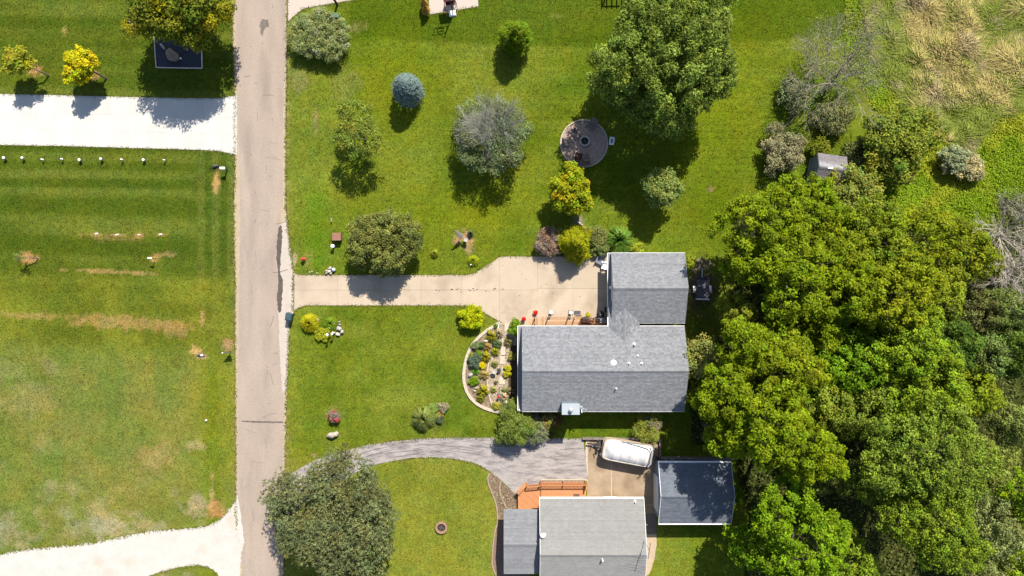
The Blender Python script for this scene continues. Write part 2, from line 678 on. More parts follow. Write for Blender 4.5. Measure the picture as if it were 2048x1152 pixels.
    hv = np.clip(.17 * hue + .12 * hue2, -.2, .2)
    col = col * np.stack([np.where(PX > 540, 1.03, 1.12) * (1 + hv), 1.13 * (1 + .15 * hv), (1 - hv * .5) * (1 + .3 * np.clip(1.5 - 3.2 * col[..., 2] / col[..., 1], 0, 1))], -1)
    col = col * (.86 + .28 * fi)[..., None] * (.9 + .2 * md)[..., None]
    ny, nx = X.shape
    Z = np.zeros_like(X)
    V = np.stack([X, Y, Z], -1).reshape(-1, 3)
    i = np.arange(ny - 1)[:, None] * nx + np.arange(nx - 1)[None]
    F = np.stack([i, i + 1, i + nx + 1, i + nx], -1).reshape(-1, 4)
    me = bpy.data.meshes.new('lawn')
    me.vertices.add(len(V))
    me.vertices.foreach_set('co', V.astype(np.float32).ravel())
    me.loops.add(F.size)
    me.loops.foreach_set('vertex_index', F.astype(np.int32).ravel())
    me.polygons.add(len(F))
    me.polygons.foreach_set('loop_start', np.arange(0, F.size, 4, dtype=np.int32))
    me.polygons.foreach_set('loop_total', np.full(len(F), 4, dtype=np.int32))
    a = me.color_attributes.new('Col', 'FLOAT_COLOR', 'POINT')
    c4 = np.ones((len(V), 4), np.float32)
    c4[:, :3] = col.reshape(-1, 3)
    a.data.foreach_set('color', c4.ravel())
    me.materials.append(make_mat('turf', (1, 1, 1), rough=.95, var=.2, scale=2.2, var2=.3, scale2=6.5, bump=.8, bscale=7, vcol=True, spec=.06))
    me.update(calc_edges=True)
    o = bpy.data.objects.new('lawn', me)
    C.objects.link(o)
    struct(o)
    return X, Y, col


LX, LY, LCOL = lawn_mesh()


def lawn_col(x, y):
    """lawn colour looked up at world points"""
    gx = np.round((x + 66) / .22).astype(int) + 3
    gy = np.round((y + 40) / .22).astype(int) + 3
    return LCOL[np.clip(gy, 0, LCOL.shape[0] - 1), np.clip(gx, 0, LCOL.shape[1] - 1)]


# ---- road with gravel shoulders
M_GRAVEL = make_mat('shoulder_gravel', alb(226, 206, 172), var=.12, scale=2.0, var2=.25, scale2=14, bump=.4, bscale=20)
M_PALEGRAVEL = make_mat('pale_gravel', (.33, .315, .295), var=.1, scale=1.2, var2=.14, scale2=14, bump=.3, bscale=20)
M_ROAD = make_mat('worn_asphalt', alb(214, 195, 178), var=.08, scale=.5, var2=.16, scale2=16, bump=.25, bscale=26, tint=alb(192, 174, 160), tint_at=(.5, .75), tint_scale=.35, stretch=(1.6, .35, 1))
M_TAR = make_mat('dark_asphalt', alb(118, 106, 100), var=.18, scale=2.5, var2=.2, scale2=15)
sh_l = [(461, -300), (463, 0), (467, 120), (470, 190), (470, 330), (468, 420), (470, 560), (470, 700), (472, 900), (471, 985), (474, 1060), (474, 1500)]
sh_r = [(566, 1500), (568, 1152), (569, 980), (571, 900), (574, 760), (578, 660), (586, 625), (587, 545), (582, 515), (577, 470), (572, 420), (571, 300), (573, 200), (574, 120), (575, 0), (575, -300)]
q = MB()
q.sheet(ragged(wp(sh_l), .22, .07, 3, False) + ragged(wp(sh_r), .22, .07, 4, False), .006)
struct(q.build('road_shoulder', M_GRAVEL))
q = MB()
q.sheet(ragged(wp([(574, 440), (578, 480), (583, 520), (587, 546), (587, 620), (580, 650), (577, 700), (573, 780), (562, 790), (559, 700), (556, 620), (558, 540), (560, 450)]), .2, .06, 17), .009)
struct(q.build('white_shoulder', make_mat('white_shoulder', alb(240, 226, 212), var=.08, scale=2, var2=.12, scale2=14)))
rd_l = [(466, -300), (470, 0), (474, 190), (479, 330), (480, 420), (478, 600), (476, 760), (476, 990), (482, 1040), (484, 1152), (484, 1500)]
rd_r = [(560, 1500), (562, 1152), (562, 1000), (566, 900), (567, 800), (560, 720), (556, 630), (558, 540), (560, 450), (565, 400), (566, 260), (569, 130), (572, 0), (572, -300)]
q = MB()
q.sheet(ragged(wp(rd_l), .22, .07, 5, False) + ragged(wp(rd_r), .22, .07, 6, False), .012)
struct(q.build('road', M_ROAD))
q = MB()
q.sheet(ragged(wp([(562, 450), (565, 462), (563, 500), (560, 545), (566, 560), (565, 585), (562, 622), (557, 626), (554, 600), (557, 560), (553, 515), (554, 480), (557, 455)]), .2, .05, 8), .018)
struct(q.build('asphalt_patch', M_TAR))
q = MB()
q.sheet(ragged(wp([(484, 841), (520, 842), (566, 843), (566, 846), (525, 846), (484, 844)]), .2, .03, 9), .018)
struct(q.build('tar_seam', make_mat('tar_seam', alb(140, 126, 120), var=.2, scale=4)))
q = MB()
q.sheet(ragged(wp([(524, 38), (536, 40), (539, 52), (530, 56), (524, 74), (519, 52)]), .12, .06, 10), .018)
struct(q.build('oil_stain', make_mat('oil_stain', alb(150, 138, 130), var=.2, scale=3)))
r_ = random.Random(5)
q = MB()
for i in range(60):                        # short cracks and pitted spots on the worn asphalt
    px, py = r_.uniform(486, 552), r_.uniform(-20, 1130)
    x, y = W(px, py)
    L = r_.uniform(.1, .5) if i % 3 else r_.uniform(.5, 1.6)
    a = r_.choice([0, math.pi / 2]) + r_.uniform(-.4, .4)
    pts = []
    for k in range(4):
        pts.append((x + math.cos(a) * L * k / 3 + r_.uniform(-.06, .06), y + math.sin(a) * L * k / 3 + r_.uniform(-.06, .06)))
    wdt = r_.uniform(.01, .03)
    q.sheet([(u - wdt * math.sin(a), v + wdt * math.cos(a)) for u, v in pts] + [(u + wdt * math.sin(a), v - wdt * math.cos(a)) for u, v in pts[::-1]], .017)
o = q.build('road_cracks', make_mat('hair_crack', alb(152, 136, 126), var=.2, scale=5))
o['kind'] = 'stuff'


# ---- concrete drives of separate slabs
def slab_drive(name, base_poly, slabs, mat, z1=.035, joint=.018, base_mat=None, slab_name='concrete_slab'):
    b = MB()
    b.prism(wp(base_poly), -.05, z1 - .022)
    root = struct(b.build(name, base_mat or make_mat('joint_grit', alb(176, 160, 140), var=.2, scale=6)))
    for i, sl in enumerate(slabs):
        w = wp(sl)
        cx = sum(p[0] for p in w) / len(w)
        cy = sum(p[1] for p in w) / len(w)
        # inset towards every edge by the joint width
        n = len(w)
        ar = sum(w[k][0] * w[(k + 1) % n][1] - w[(k + 1) % n][0] * w[k][1] for k in range(n))
        if ar < 0:
            w = w[::-1]
        pts = []
        for k in range(n):
            a, c, d = Vector(w[k - 1]), Vector(w[k]), Vector(w[(k + 1) % n])
            e1 = (c - a).normalized()
            e2 = (d - c).normalized()
            n1 = Vector((-e1.y, e1.x))
            n2 = Vector((-e2.y, e2.x))
            bs = (n1 + n2)
            bs = bs / max(bs.length_squared, .3) * 2
            p = c + bs * joint / 2
            pts.append((p.x, p.y))
        m = MB()
        m.prism(pts, -.04, z1 + ((i * 7919) % 5) * .0006)
        so = m.build(slab_name, mat, root)
        g = 1 - .07 * (((i * 37 + 11) % 17) / 17)
        so.color = (g, g * .995, g * .985, 1)
    return root


M_WCONC = make_mat('new_concrete', (.4, .39, .37), rough=.8, var=.05, scale=.6, var2=.04, scale2=12, ocol=True)
M_CONC = make_mat('driveway_concrete', alb(246, 226, 200), rough=.85, var=.07, scale=.6, var2=.06, scale2=14, tint=alb(214, 194, 168), tint_at=(.5, .74), tint_scale=.35, ocol=True)
M_PADC = make_mat('pad_concrete', alb(220, 194, 164), rough=.85, ocol=True, var=.13, scale=1.0, var2=.08, scale2=14, tint=alb(192, 166, 136), tint_at=(.45, .62), tint_scale=.4)

top = lambda x: np.interp(x, [-200, 0, 100, 250, 400, 440, 474], [184, 188, 190, 194, 197, 196, 191])
bot = lambda x: np.interp(x, [-200, 0, 120, 300, 432, 450, 474], [288, 290, 292, 297, 301, 304, 310])
xs = [-112, -75, -38, 0, 37, 74, 111, 148, 185, 222, 259, 296, 333, 370, 407, 440, 474]
sl = []
for a, b_ in zip(xs[:-1], xs[1:]):
    for f0, f1 in ((0, .36), (.36, .68), (.68, 1)):
        sl.append([(a, top(a) + (bot(a) - top(a)) * f0), (b_, top(b_) + (bot(b_) - top(b_)) * f0), (b_, top(b_) + (bot(b_) - top(b_)) * f1), (a, top(a) + (bot(a) - top(a)) * f1)])
slab_drive('white_driveway', [(x, top(x)) for x in xs] + [(x, bot(x)) for x in xs[::-1]], sl, M_WCONC, joint=.007, base_mat=make_mat('pale_joint', (.37, .365, .355)))

sl = [[(588, 546), (599, 550), (676, 550), (676, 580), (589, 580)], [(589, 580), (676, 580), (676, 611), (612, 611), (599, 615), (588, 621)]]
for a, b_ in ((676, 760), (760, 842), (842, 924)):
    sl.append([(a, 550), (b_, 550), (b_, 580), (a, 580)])
    sl.append([(a, 580), (b_, 580), (b_, 611), (a, 611)])
sl += [[(924, 550), (936, 550), (950, 546), (962, 539), (999, 514), (999, 580), (924, 580)], [(924, 580), (999, 580), (999, 643), (966, 624), (940, 611), (924, 611)],
       [(999, 514), (1006, 513), (1075, 513), (1075, 580), (999, 580)], [(999, 580), (1075, 580), (1074, 606), (1068, 615), (1044, 640), (1040, 660), (1016, 650), (999, 643)],
       [(1075, 513), (1146, 513), (1146, 577), (1075, 577)], [(1146, 513), (1219, 513), (1219, 577), (1146, 577)],
       [(1075, 577), (1146, 577), (1146, 655), (1040, 660), (1044, 640), (1068, 615), (1074, 606)], [(1146, 577), (1219, 577), (1219, 655), (1146, 655)]]
slab_drive('front_driveway', [(588, 546), (599, 550), (936, 550), (950, 546), (962, 539), (999, 514), (1006, 513), (1219, 513), (1219, 655), (1040, 660), (1016, 650), (966, 624), (940, 611), (612, 611), (599, 615), (588, 621)], sl, M_CONC)

sl = [[(575, -140), (640, -140), (640, 11), (606, 18), (590, 31), (576, 44)], [(640, -140), (715, -140), (715, -1), (640, 11)]]
slab_drive('north_driveway', [(575, -140), (715, -140), (715, -1), (606, 18), (590, 31), (576, 44)], sl, make_mat('north_concrete', alb(252, 236, 222), var=.04, ocol=True))
sl = [[(852, -140), (905, -140), (905, 22), (859, 29)], [(905, -140), (946, -140), (957, 13), (905, 22)]]
slab_drive('ball_court', [(852, -140), (946, -140), (957, 13), (859, 29)], sl, MATS['north_concrete'])
sl = [[(1175, 880), (1223, 880), (1223, 1010), (1175, 1010)], [(1223, 880), (1320, 880), (1320, 1010), (1223, 1010)], [(1285, 1010), (1320, 1010), (1320, 1028), (1285, 1028)]]
slab_drive('boat_pad', [(1175, 880), (1320, 880), (1320, 1028), (1285, 1028), (1285, 1010), (1175, 1010)], sl, M_PADC, joint=.09, base_mat=make_mat('pad_joint', alb(250, 232, 205)))
q = MB()
q.prism(ragged(wp([(1286, 1028), (1312, 1027), (1313, 1068), (1288, 1069)]), .2, .03, 3), -.02, .03)
struct(q.build('rough_path', make_mat('rough_path', alb(150, 138, 128), var=.2, scale=3, var2=.15, scale2=12)))
q = MB()
q.prism(ragged(wp([(1285, 1069), (1313, 1068), (1313, 1090), (1308, 1120), (1300, 1146), (1284, 1158), (1270, 1250), (1270, 1070)]), .2, .03, 3), -.02, .028)
struct(q.build('side_path', make_mat('side_path', alb(240, 214, 180), var=.1, scale=3, var2=.1, scale2=14)))

r_ = random.Random(21)
q = MB()
for i in range(46):                        # oil drips and stains along the middle of the drive and on the court
    if i < 26:
        px, py, a = r_.gauss(925, 60), r_.gauss(580, 1.6), r_.uniform(.02, .09)
    else:
        px, py, a = r_.uniform(1005, 1200), r_.uniform(520, 640), r_.uniform(.02, .06)
    x, y = W(px, py)
    q.sheet([(x + a * r_.uniform(.8, 2.2) * math.cos(t), y + a * r_.uniform(.5, 1) * math.sin(t)) for t in np.linspace(0, 5.6, 8)], .0425)
o = q.build('oil_drips', make_mat('oil_drip', alb(150, 134, 118), var=.2, scale=5))
o['kind'] = 'stuff'
q = MB()
q.sheet(ragged(wp([(1012, 612), (1040, 606), (1062, 610), (1058, 622), (1040, 636), (1018, 640), (1004, 628)]), .3, .25, 22), .0415)
o = struct(q.build('worn_stain', make_mat('worn_stain', alb(226, 206, 180), var=.1, scale=1.5, var2=.08, scale2=9)))

# ---- white gravel lane, bottom left
q = MB()
up = [(-300, 1150), (0, 1108), (60, 1098), (180, 1087), (240, 1075), (300, 1062), (400, 1055), (430, 1046), (452, 1027), (468, 1006), (474, 985)]
dn = [(482, 1030), (489, 1085), (482, 1110), (480, 1170), (478, 1300), (440, 1300), (446, 1165), (434, 1146), (418, 1134), (396, 1130), (360, 1134), (320, 1144), (285, 1156), (200, 1185), (-300, 1240)]
q.sheet(ragged(wp(up), .16, .1, 11, False) + ragged(wp(dn), .16, .07, 12, False), .02)
struct(q.build('gravel_lane', make_mat('white_gravel', (.375, .352, .322), var=.08, scale=.9, var2=.13, scale2=16, tint=alb(246, 226, 200), tint_at=(.56, .75), tint_scale=.3)))

# ---- grey cracked drive of the south house
q = MB()
up = smooth_line([(560, 968), (590, 942), (640, 917), (700, 899), (760, 886), (850, 877), (950, 875), (1060, 876), (1174, 877)], 5)
dn = smooth_line([(1176, 960), (1100, 962), (1060, 975), (1036, 990), (1010, 968), (985, 946), (950, 927), (900, 917), (840, 915), (780, 923), (735, 935), (690, 958), (640, 990), (562, 1040)], 5)
q.prism(ragged(wp(up), .3, .03, 13, False) + ragged(wp(dn), .3, .03, 14, False), -.03, .022)
M_OLDASPH = make_mat('cracked_asphalt', alb(214, 205, 200), var=.12, scale=1.4, var2=.16, scale2=13, tint=alb(160, 153, 154), tint_at=(.46, .72), tint_scale=1.7, stretch=(.45, 1.5, 1))
struct(q.build('asphalt_drive', M_OLDASPH))
q = MB()
r_ = random.Random(9)
for i in range(120):                        # dark sealed cracks that follow the drive
    px = r_.uniform(720, 1165)
    f = r_.uniform(.08, .92)
    t_ = np.interp(px, [700, 760, 850, 950, 1060, 1175], [899, 886, 877, 875, 876, 877])
    b_ = np.interp(px, [700, 780, 840, 900, 950, 985, 1036, 1175], [955, 923, 915, 917, 927, 946, 985, 960])
    L = r_.uniform(10, 70)
    pts = []
    for k in range(6):
        xx = px + L * (k / 5 - .5)
        t2 = np.interp(xx, [700, 760, 850, 950, 1060, 1175], [899, 886, 877, 875, 876, 877])
        b2 = np.interp(xx, [700, 780, 840, 900, 950, 985, 1036, 1175], [955, 923, 915, 917, 927, 946, 985, 960])
        pts.append(W(min(xx, 1172), t2 + (b2 - t2) * f + r_.uniform(-1, 1)))
    wd = r_.uniform(.008, .032)
    q.sheet([(a, b + wd * r_.uniform(.3, 1)) for a, b in pts] + [(a, b - wd * r_.uniform(.3, 1)) for a, b in pts[::-1]], .027)
o = q.build('drive_cracks', make_mat('sealed_crack', alb(140, 134, 136), var=.2, scale=5))
o['kind'] = 'stuff'
q = MB()
q.prism(wp([(1171, 880), (1180, 880), (1178, 887), (1172, 888)]), 0, .05)
struct(q.build('concrete_patch', M_CONC))
q = MB()
q.sheet(ragged(wp([(1170.5, 886), (1177, 884), (1177, 962), (1168, 962), (1171.5, 940)]), .3, .03, 31), .012)
struct(q.build('concrete_strip', make_mat('pale_strip', alb(246, 228, 204), var=.08)))

# ---- garden beds
M_MULCH = make_mat('brown_mulch', alb(196, 168, 142), var=.25, scale=4, var2=.35, scale2=18, bump=.8, bscale=16)
M_PEA = make_mat('pea_gravel', alb(232, 208, 182), var=.15, scale=4, var2=.4, scale2=14, bump=.8, bscale=16)
M_SOIL_SHADE = make_mat('dark_soil_shade', alb(96, 78, 62), var=.25, scale=4, var2=.3, scale2=16, bump=.8, bscale=14)
BED_OUT = smooth_line([(1000, 645), (975, 660), (952, 680), (937, 704), (929, 735), (928, 760), (935, 785), (951, 805), (975, 818), (1001, 824)], 6)
BED_IN = smooth_line([(999, 646), (990, 680), (980, 715), (975, 740), (974.5, 765), (977, 785), (983, 808), (986, 818)], 6)
q = MB()
q.sheet(wp(BED_OUT + [(1050, 824), (1050, 645)]), .02)
struct(q.build('garden_bed', M_MULCH))
q = MB()
q.sheet(wp(BED_IN + [(1018, 822), (1050, 822), (1050, 646)]), .028)
struct(q.build('gravel_bed', M_PEA))
q = MB()
q.sheet(ragged(wp([(1020, 690), (1046, 690), (1046, 823), (1014, 818), (1016, 770), (1019, 730)]), .2, .05, 4), .034)  # dark sheet paints the shade of the house onto the bed strip
struct(q.build('shade_strip_bed', M_SOIL_SHADE))


def edging(name, label, line, w, h, mat, blk=.3, cat='garden edging', piece='edging_block', seed=0):
    """a row of separate blocks laid along a line of pixels"""
    pts = [Vector(p) for p in wp(line)]
    x0, y0 = pts[0]
    root = thing(name, label, cat, (x0, y0, 0))
    r = random.Random(seed)
    run = []
    for a, b in zip(pts[:-1], pts[1:]):
        L = (b - a).length
        n = max(1, int(L / .05))
        run += [a.lerp(b, k / n) for k in range(n)]
    run.append(pts[-1])
    acc = 0
    start = run[0]
    lastp = run[0]
    for p in run[1:]:
        acc += (p - lastp).length
        lastp = p
        if acc >= blk or p is run[-1]:
            d = p - start
            if d.length > .06:
                m = MB()
                c = (start + p) / 2
                hh = h * r.uniform(.92, 1.08)
                m.box((c.x - x0, c.y - y0, hh / 2 - .02), (d.length - .012, w * r.uniform(.92, 1.06), hh + .04), math.atan2(d.y, d.x))
                m.build(piece, mat, root)
            start = p
            acc = 0
    return root


M_EDGE = make_mat('cream_block', alb(252, 236, 210), var=.12, scale=6, world=False)
edging('garden_edging', 'curved cream block edging around the front garden bed', BED_OUT, .3, .16, M_EDGE, .42, seed=1)
edging('garden_edging', 'thin inner strip of edging between mulch and pea gravel in front garden', BED_IN[14:], .12, .13, M_EDGE, .5, seed=2)
edging('garden_edging', 'short white edging piece at the driveway corner of the front garden', [(999, 645), (997, 650), (995.5, 659)], .13, .14, M_WHITE, .3, seed=3)

M_PAVER = make_mat('cream_paver', alb(255, 240, 212), var=.08, scale=5, world=False)
for i, (x0, y0, x1, y1, lb) in enumerate([(1009, 647, 1017.5, 663, 'long cream stepping stone nearest the driveway, beside the round green shrub'), (1010, 664.5, 1015.5, 674, 'small cream stepping stone, second from the driveway'), (1003.5, 677, 1010.5, 689, 'cream stepping stone level with the dark green mound plant'),
                                           (1001, 694, 1010.5, 710, 'large cream stepping stone between lime spiky plant and house'), (999.5, 712, 1010, 728, 'large cream stepping stone just above the white birdbath'), (1003, 733, 1010, 746, 'cream stepping stone between the birdbath and yellow shrubs'), (998.5, 752.5, 1010, 768.5, 'squarest cream stepping stone at the far end of the garden path')]):
    m = MB()
    ax, ay = W(x0, y0)
    bx, by = W(x1, y1)
    m.box((0, 0, .03), (bx - ax, ay - by, .06), (i % 3 - 1) * .03)
    tag(m.build('stepping_stone', M_PAVER, loc=((ax + bx) / 2, (ay + by) / 2, .03)), lb, 'stepping stone', 'stepping stones through the front garden')

# mulch beds of the south house
q = MB()
MB_L = smooth_line([(979, 946), (975, 958), (980, 975), (988, 995), (994, 1016), (996, 1044)], 6)
q.sheet(wp(MB_L + [(990, 1060), (986, 1090), (984, 1130), (992, 1150), (1010, 1160), (1060, 1160), (1060, 990), (1036, 992), (1010, 970), (988, 948)]), .016)
struct(q.build('mulch_bed', make_mat('pinkish_mulch', alb(168, 140, 124), var=.2, scale=4, var2=.3, scale2=18, bump=.7, bscale=16)))
edging('garden_edging', 'tan curved edging between south lawn and pinkish mulch bed', MB_L + [(990, 1060), (986, 1090), (984, 1130), (992, 1150)], .14, .1, make_mat('tan_edge', alb(210, 184, 156), var=.12, world=False), .5, seed=4)
edging('garden_edging', 'inner tan edging line inside the mulch bed by the orange deck', smooth_line([(1002, 962), (999, 975), (1002, 992), (1008, 1006), (1013, 1016)], 5), .12, .1, MATS['tan_edge'], .5, seed=5)

# white rough turf clumps are left to the material; pebbles along the driveway mouth
# ------------------------------------------------------------------ buildings
M_SHINGLE = make_mat('asphalt_shingle', (1, 1, 1), rough=.95, var=.05, scale=.8, var2=.12, scale2=22, bump=.3, bscale=40, vcol=True, ocol=True, spec=.08)
M_WALL = make_mat('house_siding', (.6, .58, .54), var=.06, world=False)
M_BLUEWALL = make_mat('blue_grey_siding', alb(168, 186, 206), var=.06, world=False)
M_OLDWALL = make_mat('weathered_boards', alb(176, 186, 186), var=.15, scale=4, world=False)
M_RAKE = make_mat('slate_trim', (.16, .165, .18), var=.05, world=False)
M_TRIM = make_mat('white_trim', (.72, .72, .72), var=.04, rough=.5, world=False)
M_DOOR = make_mat('door_paint', (.5, .5, .49), var=.05, world=False)


def shingle_slope(rng, O, U, Vd, lu, lv, vary, course=.145, tab=(.12, .34)):
    O, U, Vd = np.array(O, float), np.array(U, float), np.array(Vd, float)
    Nn = np.cross(U, Vd)
    if Nn[2] < 0:
        Nn = -Nn
    quads, cols = [], []
    nc = int(math.ceil(lv / course))
    for i in range(nc):
        v0 = i * course
        v1 = min(lv, v0 + course + .012)
        u = -rng.random() * tab[1]
        cshade = rng.uniform(-.065, .065)
        while u < lu:
            w = rng.uniform(*tab)
            a, b = max(u, 0), min(u + w, lu) - .004
            u += w
            if b - a < .02:
                continue
            hb = .022 + rng.random() * .008
            p = [O + U * a + Vd * v0 + Nn * hb, O + U * b + Vd * v0 + Nn * hb, O + U * b + Vd * v1 + Nn * .007, O + U * a + Vd * v1 + Nn * .007]
            f = [O + U * a + Vd * v0, O + U * b + Vd * v0, p[1], p[0]]
            g = 1 + cshade + vary * (rng.random() ** 1.3 * 2 - .85)
            t = 1 + vary * .035 * rng.normal()
            quads += p + f
            cols += [(g * t, g, g * (2 - t))] * 8
    return np.array(quads), np.array(cols)


def gable(root, lx, ly, eave, rise, roof_col, vary, wall_mat, ov=.35, rake=.25, seed=0, fascia=True, course=.145, tab=(.12, .34), gut=.11, wall_z=0.0, rakemat=None, basemat=None):
    """a gable roofed block centred on the root, ridge along local x"""
    rng = np.random.default_rng(seed)
    hy = ly / 2
    hx = lx / 2
    wy = hy - ov
    wx = hx - rake
    k = rise / hy
    wt = eave + rise - wy * k - .14
    m = MB()
    z_e = eave + (hy - wy) * k - .15
    for s in (-1, 1):                                   # clapboard gable ends
        nb = int((eave + rise - .15 - wall_z) / .2)
        for i in range(nb):
            z0 = wall_z + i * .2
            z1 = z0 + .2
            y0 = min(wy, max(0.02, (eave + rise - .15 - z0) / k))
            y1 = min(wy, max(0.02, (eave + rise - .15 - z1) / k))
            a = s * (wx + .018)
            b = s * wx
            vsx = [(a, -y0, z0), (a, y0, z0), (b, y1, z1), (b, -y1, z1), (b, -y0, z0), (b, y0, z0)]
            m.add(vsx, [(0, 1, 2, 3) if s > 0 else (3, 2, 1, 0), (4, 5, 1, 0) if s > 0 else (0, 1, 5, 4)])
    for s in (-1, 1):
        nb = int(z_e / .2) + 1
        for i in range(nb):
            z0 = wall_z + i * .2
            z1 = min(z0 + .2, z_e)
            if z1 <= z0:
                continue
            a = s * (wy + .018)
            b = s * wy
            m.add([(-wx, a, z0), (wx, a, z0), (wx, b, z1), (-wx, b, z1)], [(3, 2, 1, 0) if s > 0 else (0, 1, 2, 3)])
    m.build('wall', wall_mat, root)
    m = MB()
    prof = [(-hy, eave), (0, eave + rise), (hy, eave), (hy, eave - .14), (0, eave + rise - .14), (-hy, eave - .14)]
    n = len(prof)
    m.v = [(-hx, y, z) for y, z in prof] + [(hx, y, z) for y, z in prof]
    m.f = [(0, 1, 4, 5), (1, 2, 3, 4), (n + 1, n, n + 5, n + 4), (n + 2, n + 1, n + 4, n + 3)]
    for i in range(n):
        j = (i + 1) % n
        m.f.append((i, i + n, j + n, j))
    rf = m.build('roof', basemat or M_TRIM, root)
    sl = math.hypot(hy, rise)
    A, ca = shingle_slope(rng, (-hx, hy + .03, eave - .01), (1, 0, 0), (0, -hy / sl, rise / sl), lx, sl, vary, course, tab)
    B, cb = shingle_slope(rng, (-hx, -hy - .03, eave - .01), (1, 0, 0), (0, hy / sl, rise / sl), lx, sl, vary, course, tab)
    o = np_mesh('shingles', np.concatenate([A, B]), 4, np.concatenate([ca, cb]), M_SHINGLE, rf, roof_col, 'stuff')
    # ridge cap of overlapping pieces
    quads, cols = [], []
    u = -hx
    zt = eave + rise
    while u < hx:
        e = min(u + .2, hx)
        g = 1 + vary * .6 * (rng.random() * 2 - 1)
        for s in (-1, 1):
            p = [(u, 0, zt + .075), (e, 0, zt + .06), (e, s * .17, zt + .055 - .17 * k), (u, s * .17, zt + .07 - .17 * k)]
            quads += p if s < 0 else p[::-1]
            cols += [(g, g, g)] * 4
        u += .2
    np_mesh('ridge_cap', np.array(quads), 4, np.array(cols), M_SHINGLE, rf, roof_col, 'stuff')
    if fascia:
        for s in (-1, 1):
            m = MB()
            m.box((0, s * (hy + .02 + gut / 2), eave - .06), (lx + .05, gut, .1))
            m.build('gutter', M_TRIM, root)
        for sx in (-1, 1):
            for s in (-1, 1):
                m = MB()
                m.bar((sx * (hx + .022), s * (hy + .01), eave - .06), (sx * (hx + .022), 0, eave + rise - .045), .03, .15)
                m.build('rake_board', rakemat or M_TRIM, root)
    return rf


def rect_root(name, label, cat, x0, y0, x1, y1, eave):
    ax, ay = W(x0, y0, eave)
    bx, by = W(x1, y1, eave)
    root = thing(name, label, cat, ((ax + bx) / 2, (ay + by) / 2, 0))
    return root, bx - ax, ay - by


def window(root, c, axis, w=1.2, h=1.1):
    """framed sash window on a wall; axis 'x' faces +-x"""
    x, y, z = c
    m = MB()
    def bx(cc, d):
        m.box(cc, d if axis == 'x' else (d[1], d[0], d[2]))
    for s in (-1, 1):
        if axis == 'x':
            bx((x, y + s * w / 2, z), (.08, .08, h + .08))
            bx((x, y, z + s * h / 2), (.075, w, .08))
        else:
            bx((x + s * w / 2, y, z), (.08, .08, h + .08))
            bx((x, y, z + s * h / 2), (.075, w, .08))
    fr = m.build('window', M_TRIM, root)
    g = MB()
    g.box((x, y, z), (.03, w - .09, h - .09) if axis == 'x' else (w - .09, .03, h - .09))
    g.build('pane', M_GLASS, fr)


def vent_pipe(root, p, r=.06, h=.35, mat=None, name='vent_pipe'):
    m = MB()
    m.lathe([(r * 2.2, -.02), (r * 2.2, .02), (r, .05), (r, h)], p, 10)
    m.lathe([(r * .7, 0), (r * .7, .012)], (p[0], p[1], p[2] + h), 8)
    return m.build(name, mat or M_TRIM, root)


# ---- ranch house
EV = 2.75
HR = 1.75
root, lx, ly = rect_root('ranch_house', 'long ranch house with grey shingle roof joined to its garage by the driveway court', 'house', 1044.5, 653, 1368.5, 822, EV)
HOUSE = root
ROOFC = alb(175, 178, 184)
gable(root, lx, ly, EV, HR, ROOFC, .19, M_WALL, seed=3, gut=.06, rakemat=M_RAKE)
hk = HR / (ly / 2)
cx, cy = root.location.x, root.location.y


def on_house(px, py, add=0):
    """local point on the house roof seen at a pixel"""
    z = EV + .6
    for _ in range(6):
        x, y = W(px, py, z)
        z = EV + HR - abs(y - cy) * hk + .02
    return (x - cx, y - cy, z + add)


# pent ledge across the west gable
m = MB()
m.box((-lx / 2 - .2, 0, EV - .42), (.42, ly, .06))
pl = m.build('pent_ledge', M_SHINGLE, root)
pl.color = (*ROOFC, 1)
me = pl.data
ca = me.color_attributes.new('Col', 'FLOAT_COLOR', 'POINT')
ca.data.foreach_set('color', [1.0] * (4 * len(me.vertices)))
m = MB()
m.box((-lx / 2 - .435, 0, EV - .41), (.05, ly + .1, .14))
m.box((-lx / 2 - .21, ly / 2 + .035, EV - .41), (.4, .05, .14))
m.box((-lx / 2 - .21, -ly / 2 - .035, EV - .41), (.4, .05, .14))
m.build('ledge_fascia', M_TRIM, root)
p = on_house(1227, 726)
m = MB()
m.lathe([(.3, -.04), (.3, .03), (.25, .1), (.15, .16), (.03, .18)], p, 16)
m.build('dome_vent', M_PLASTIC, root, True)
for px, py, r, h in ((1268.5, 688.5, .07, .45), (1275.5, 711.5, .045, .3), (1258, 726.5, .05, .35), (1283, 726.5, .05, .35), (1232, 776, .06, .4)):
    vent_pipe(root, on_house(px, py, -.03), r, h)
# boxed chimney on the south eave
ch = MB()
x, y, _ = W3(1141.5, 818, 4.6)
ch.box((x - cx, y - cy, 2.3), (1.55, .95, 4.6))
chm = ch.build('chimney', M_BLUEWALL, root)
q = MB()
q.box((x - cx, y - cy, 4.63), (1.68, 1.06, .07))
q.build('chimney_top', make_mat('pale_metal', alb(222, 232, 240), var=.05, rough=.5, world=False), chm)
q = MB()
q.lathe([(.13, 0), (.13, .3), (.2, .3), (.2, .38), (.05, .46)], (x - cx, y - cy - .05, 4.66), 12)
q.build('flue_pipe', M_STEEL, chm)
q = MB()
a = W3(1160, 816, 3.3)
q.bar((a[0] - cx, a[1] - cy, 3.25), (a[0] - cx + .65, a[1] - cy - .14, 3.35), .05)
q.bar((a[0] - cx + .1, a[1] - cy + .25, 2.9), (a[0] - cx + .18, a[1] - cy - .45, 3.4), .06)
q.bar((a[0] - cx + .22, a[1] - cy + .2, 3.3), (a[0] - cx + .28, a[1] - cy - .2, 3.3), .08)
q.box((a[0] - cx + .6, a[1] - cy - .14, 3.4), (.1, .14, .1))
q.build('dish_mount', M_STEEL, root)
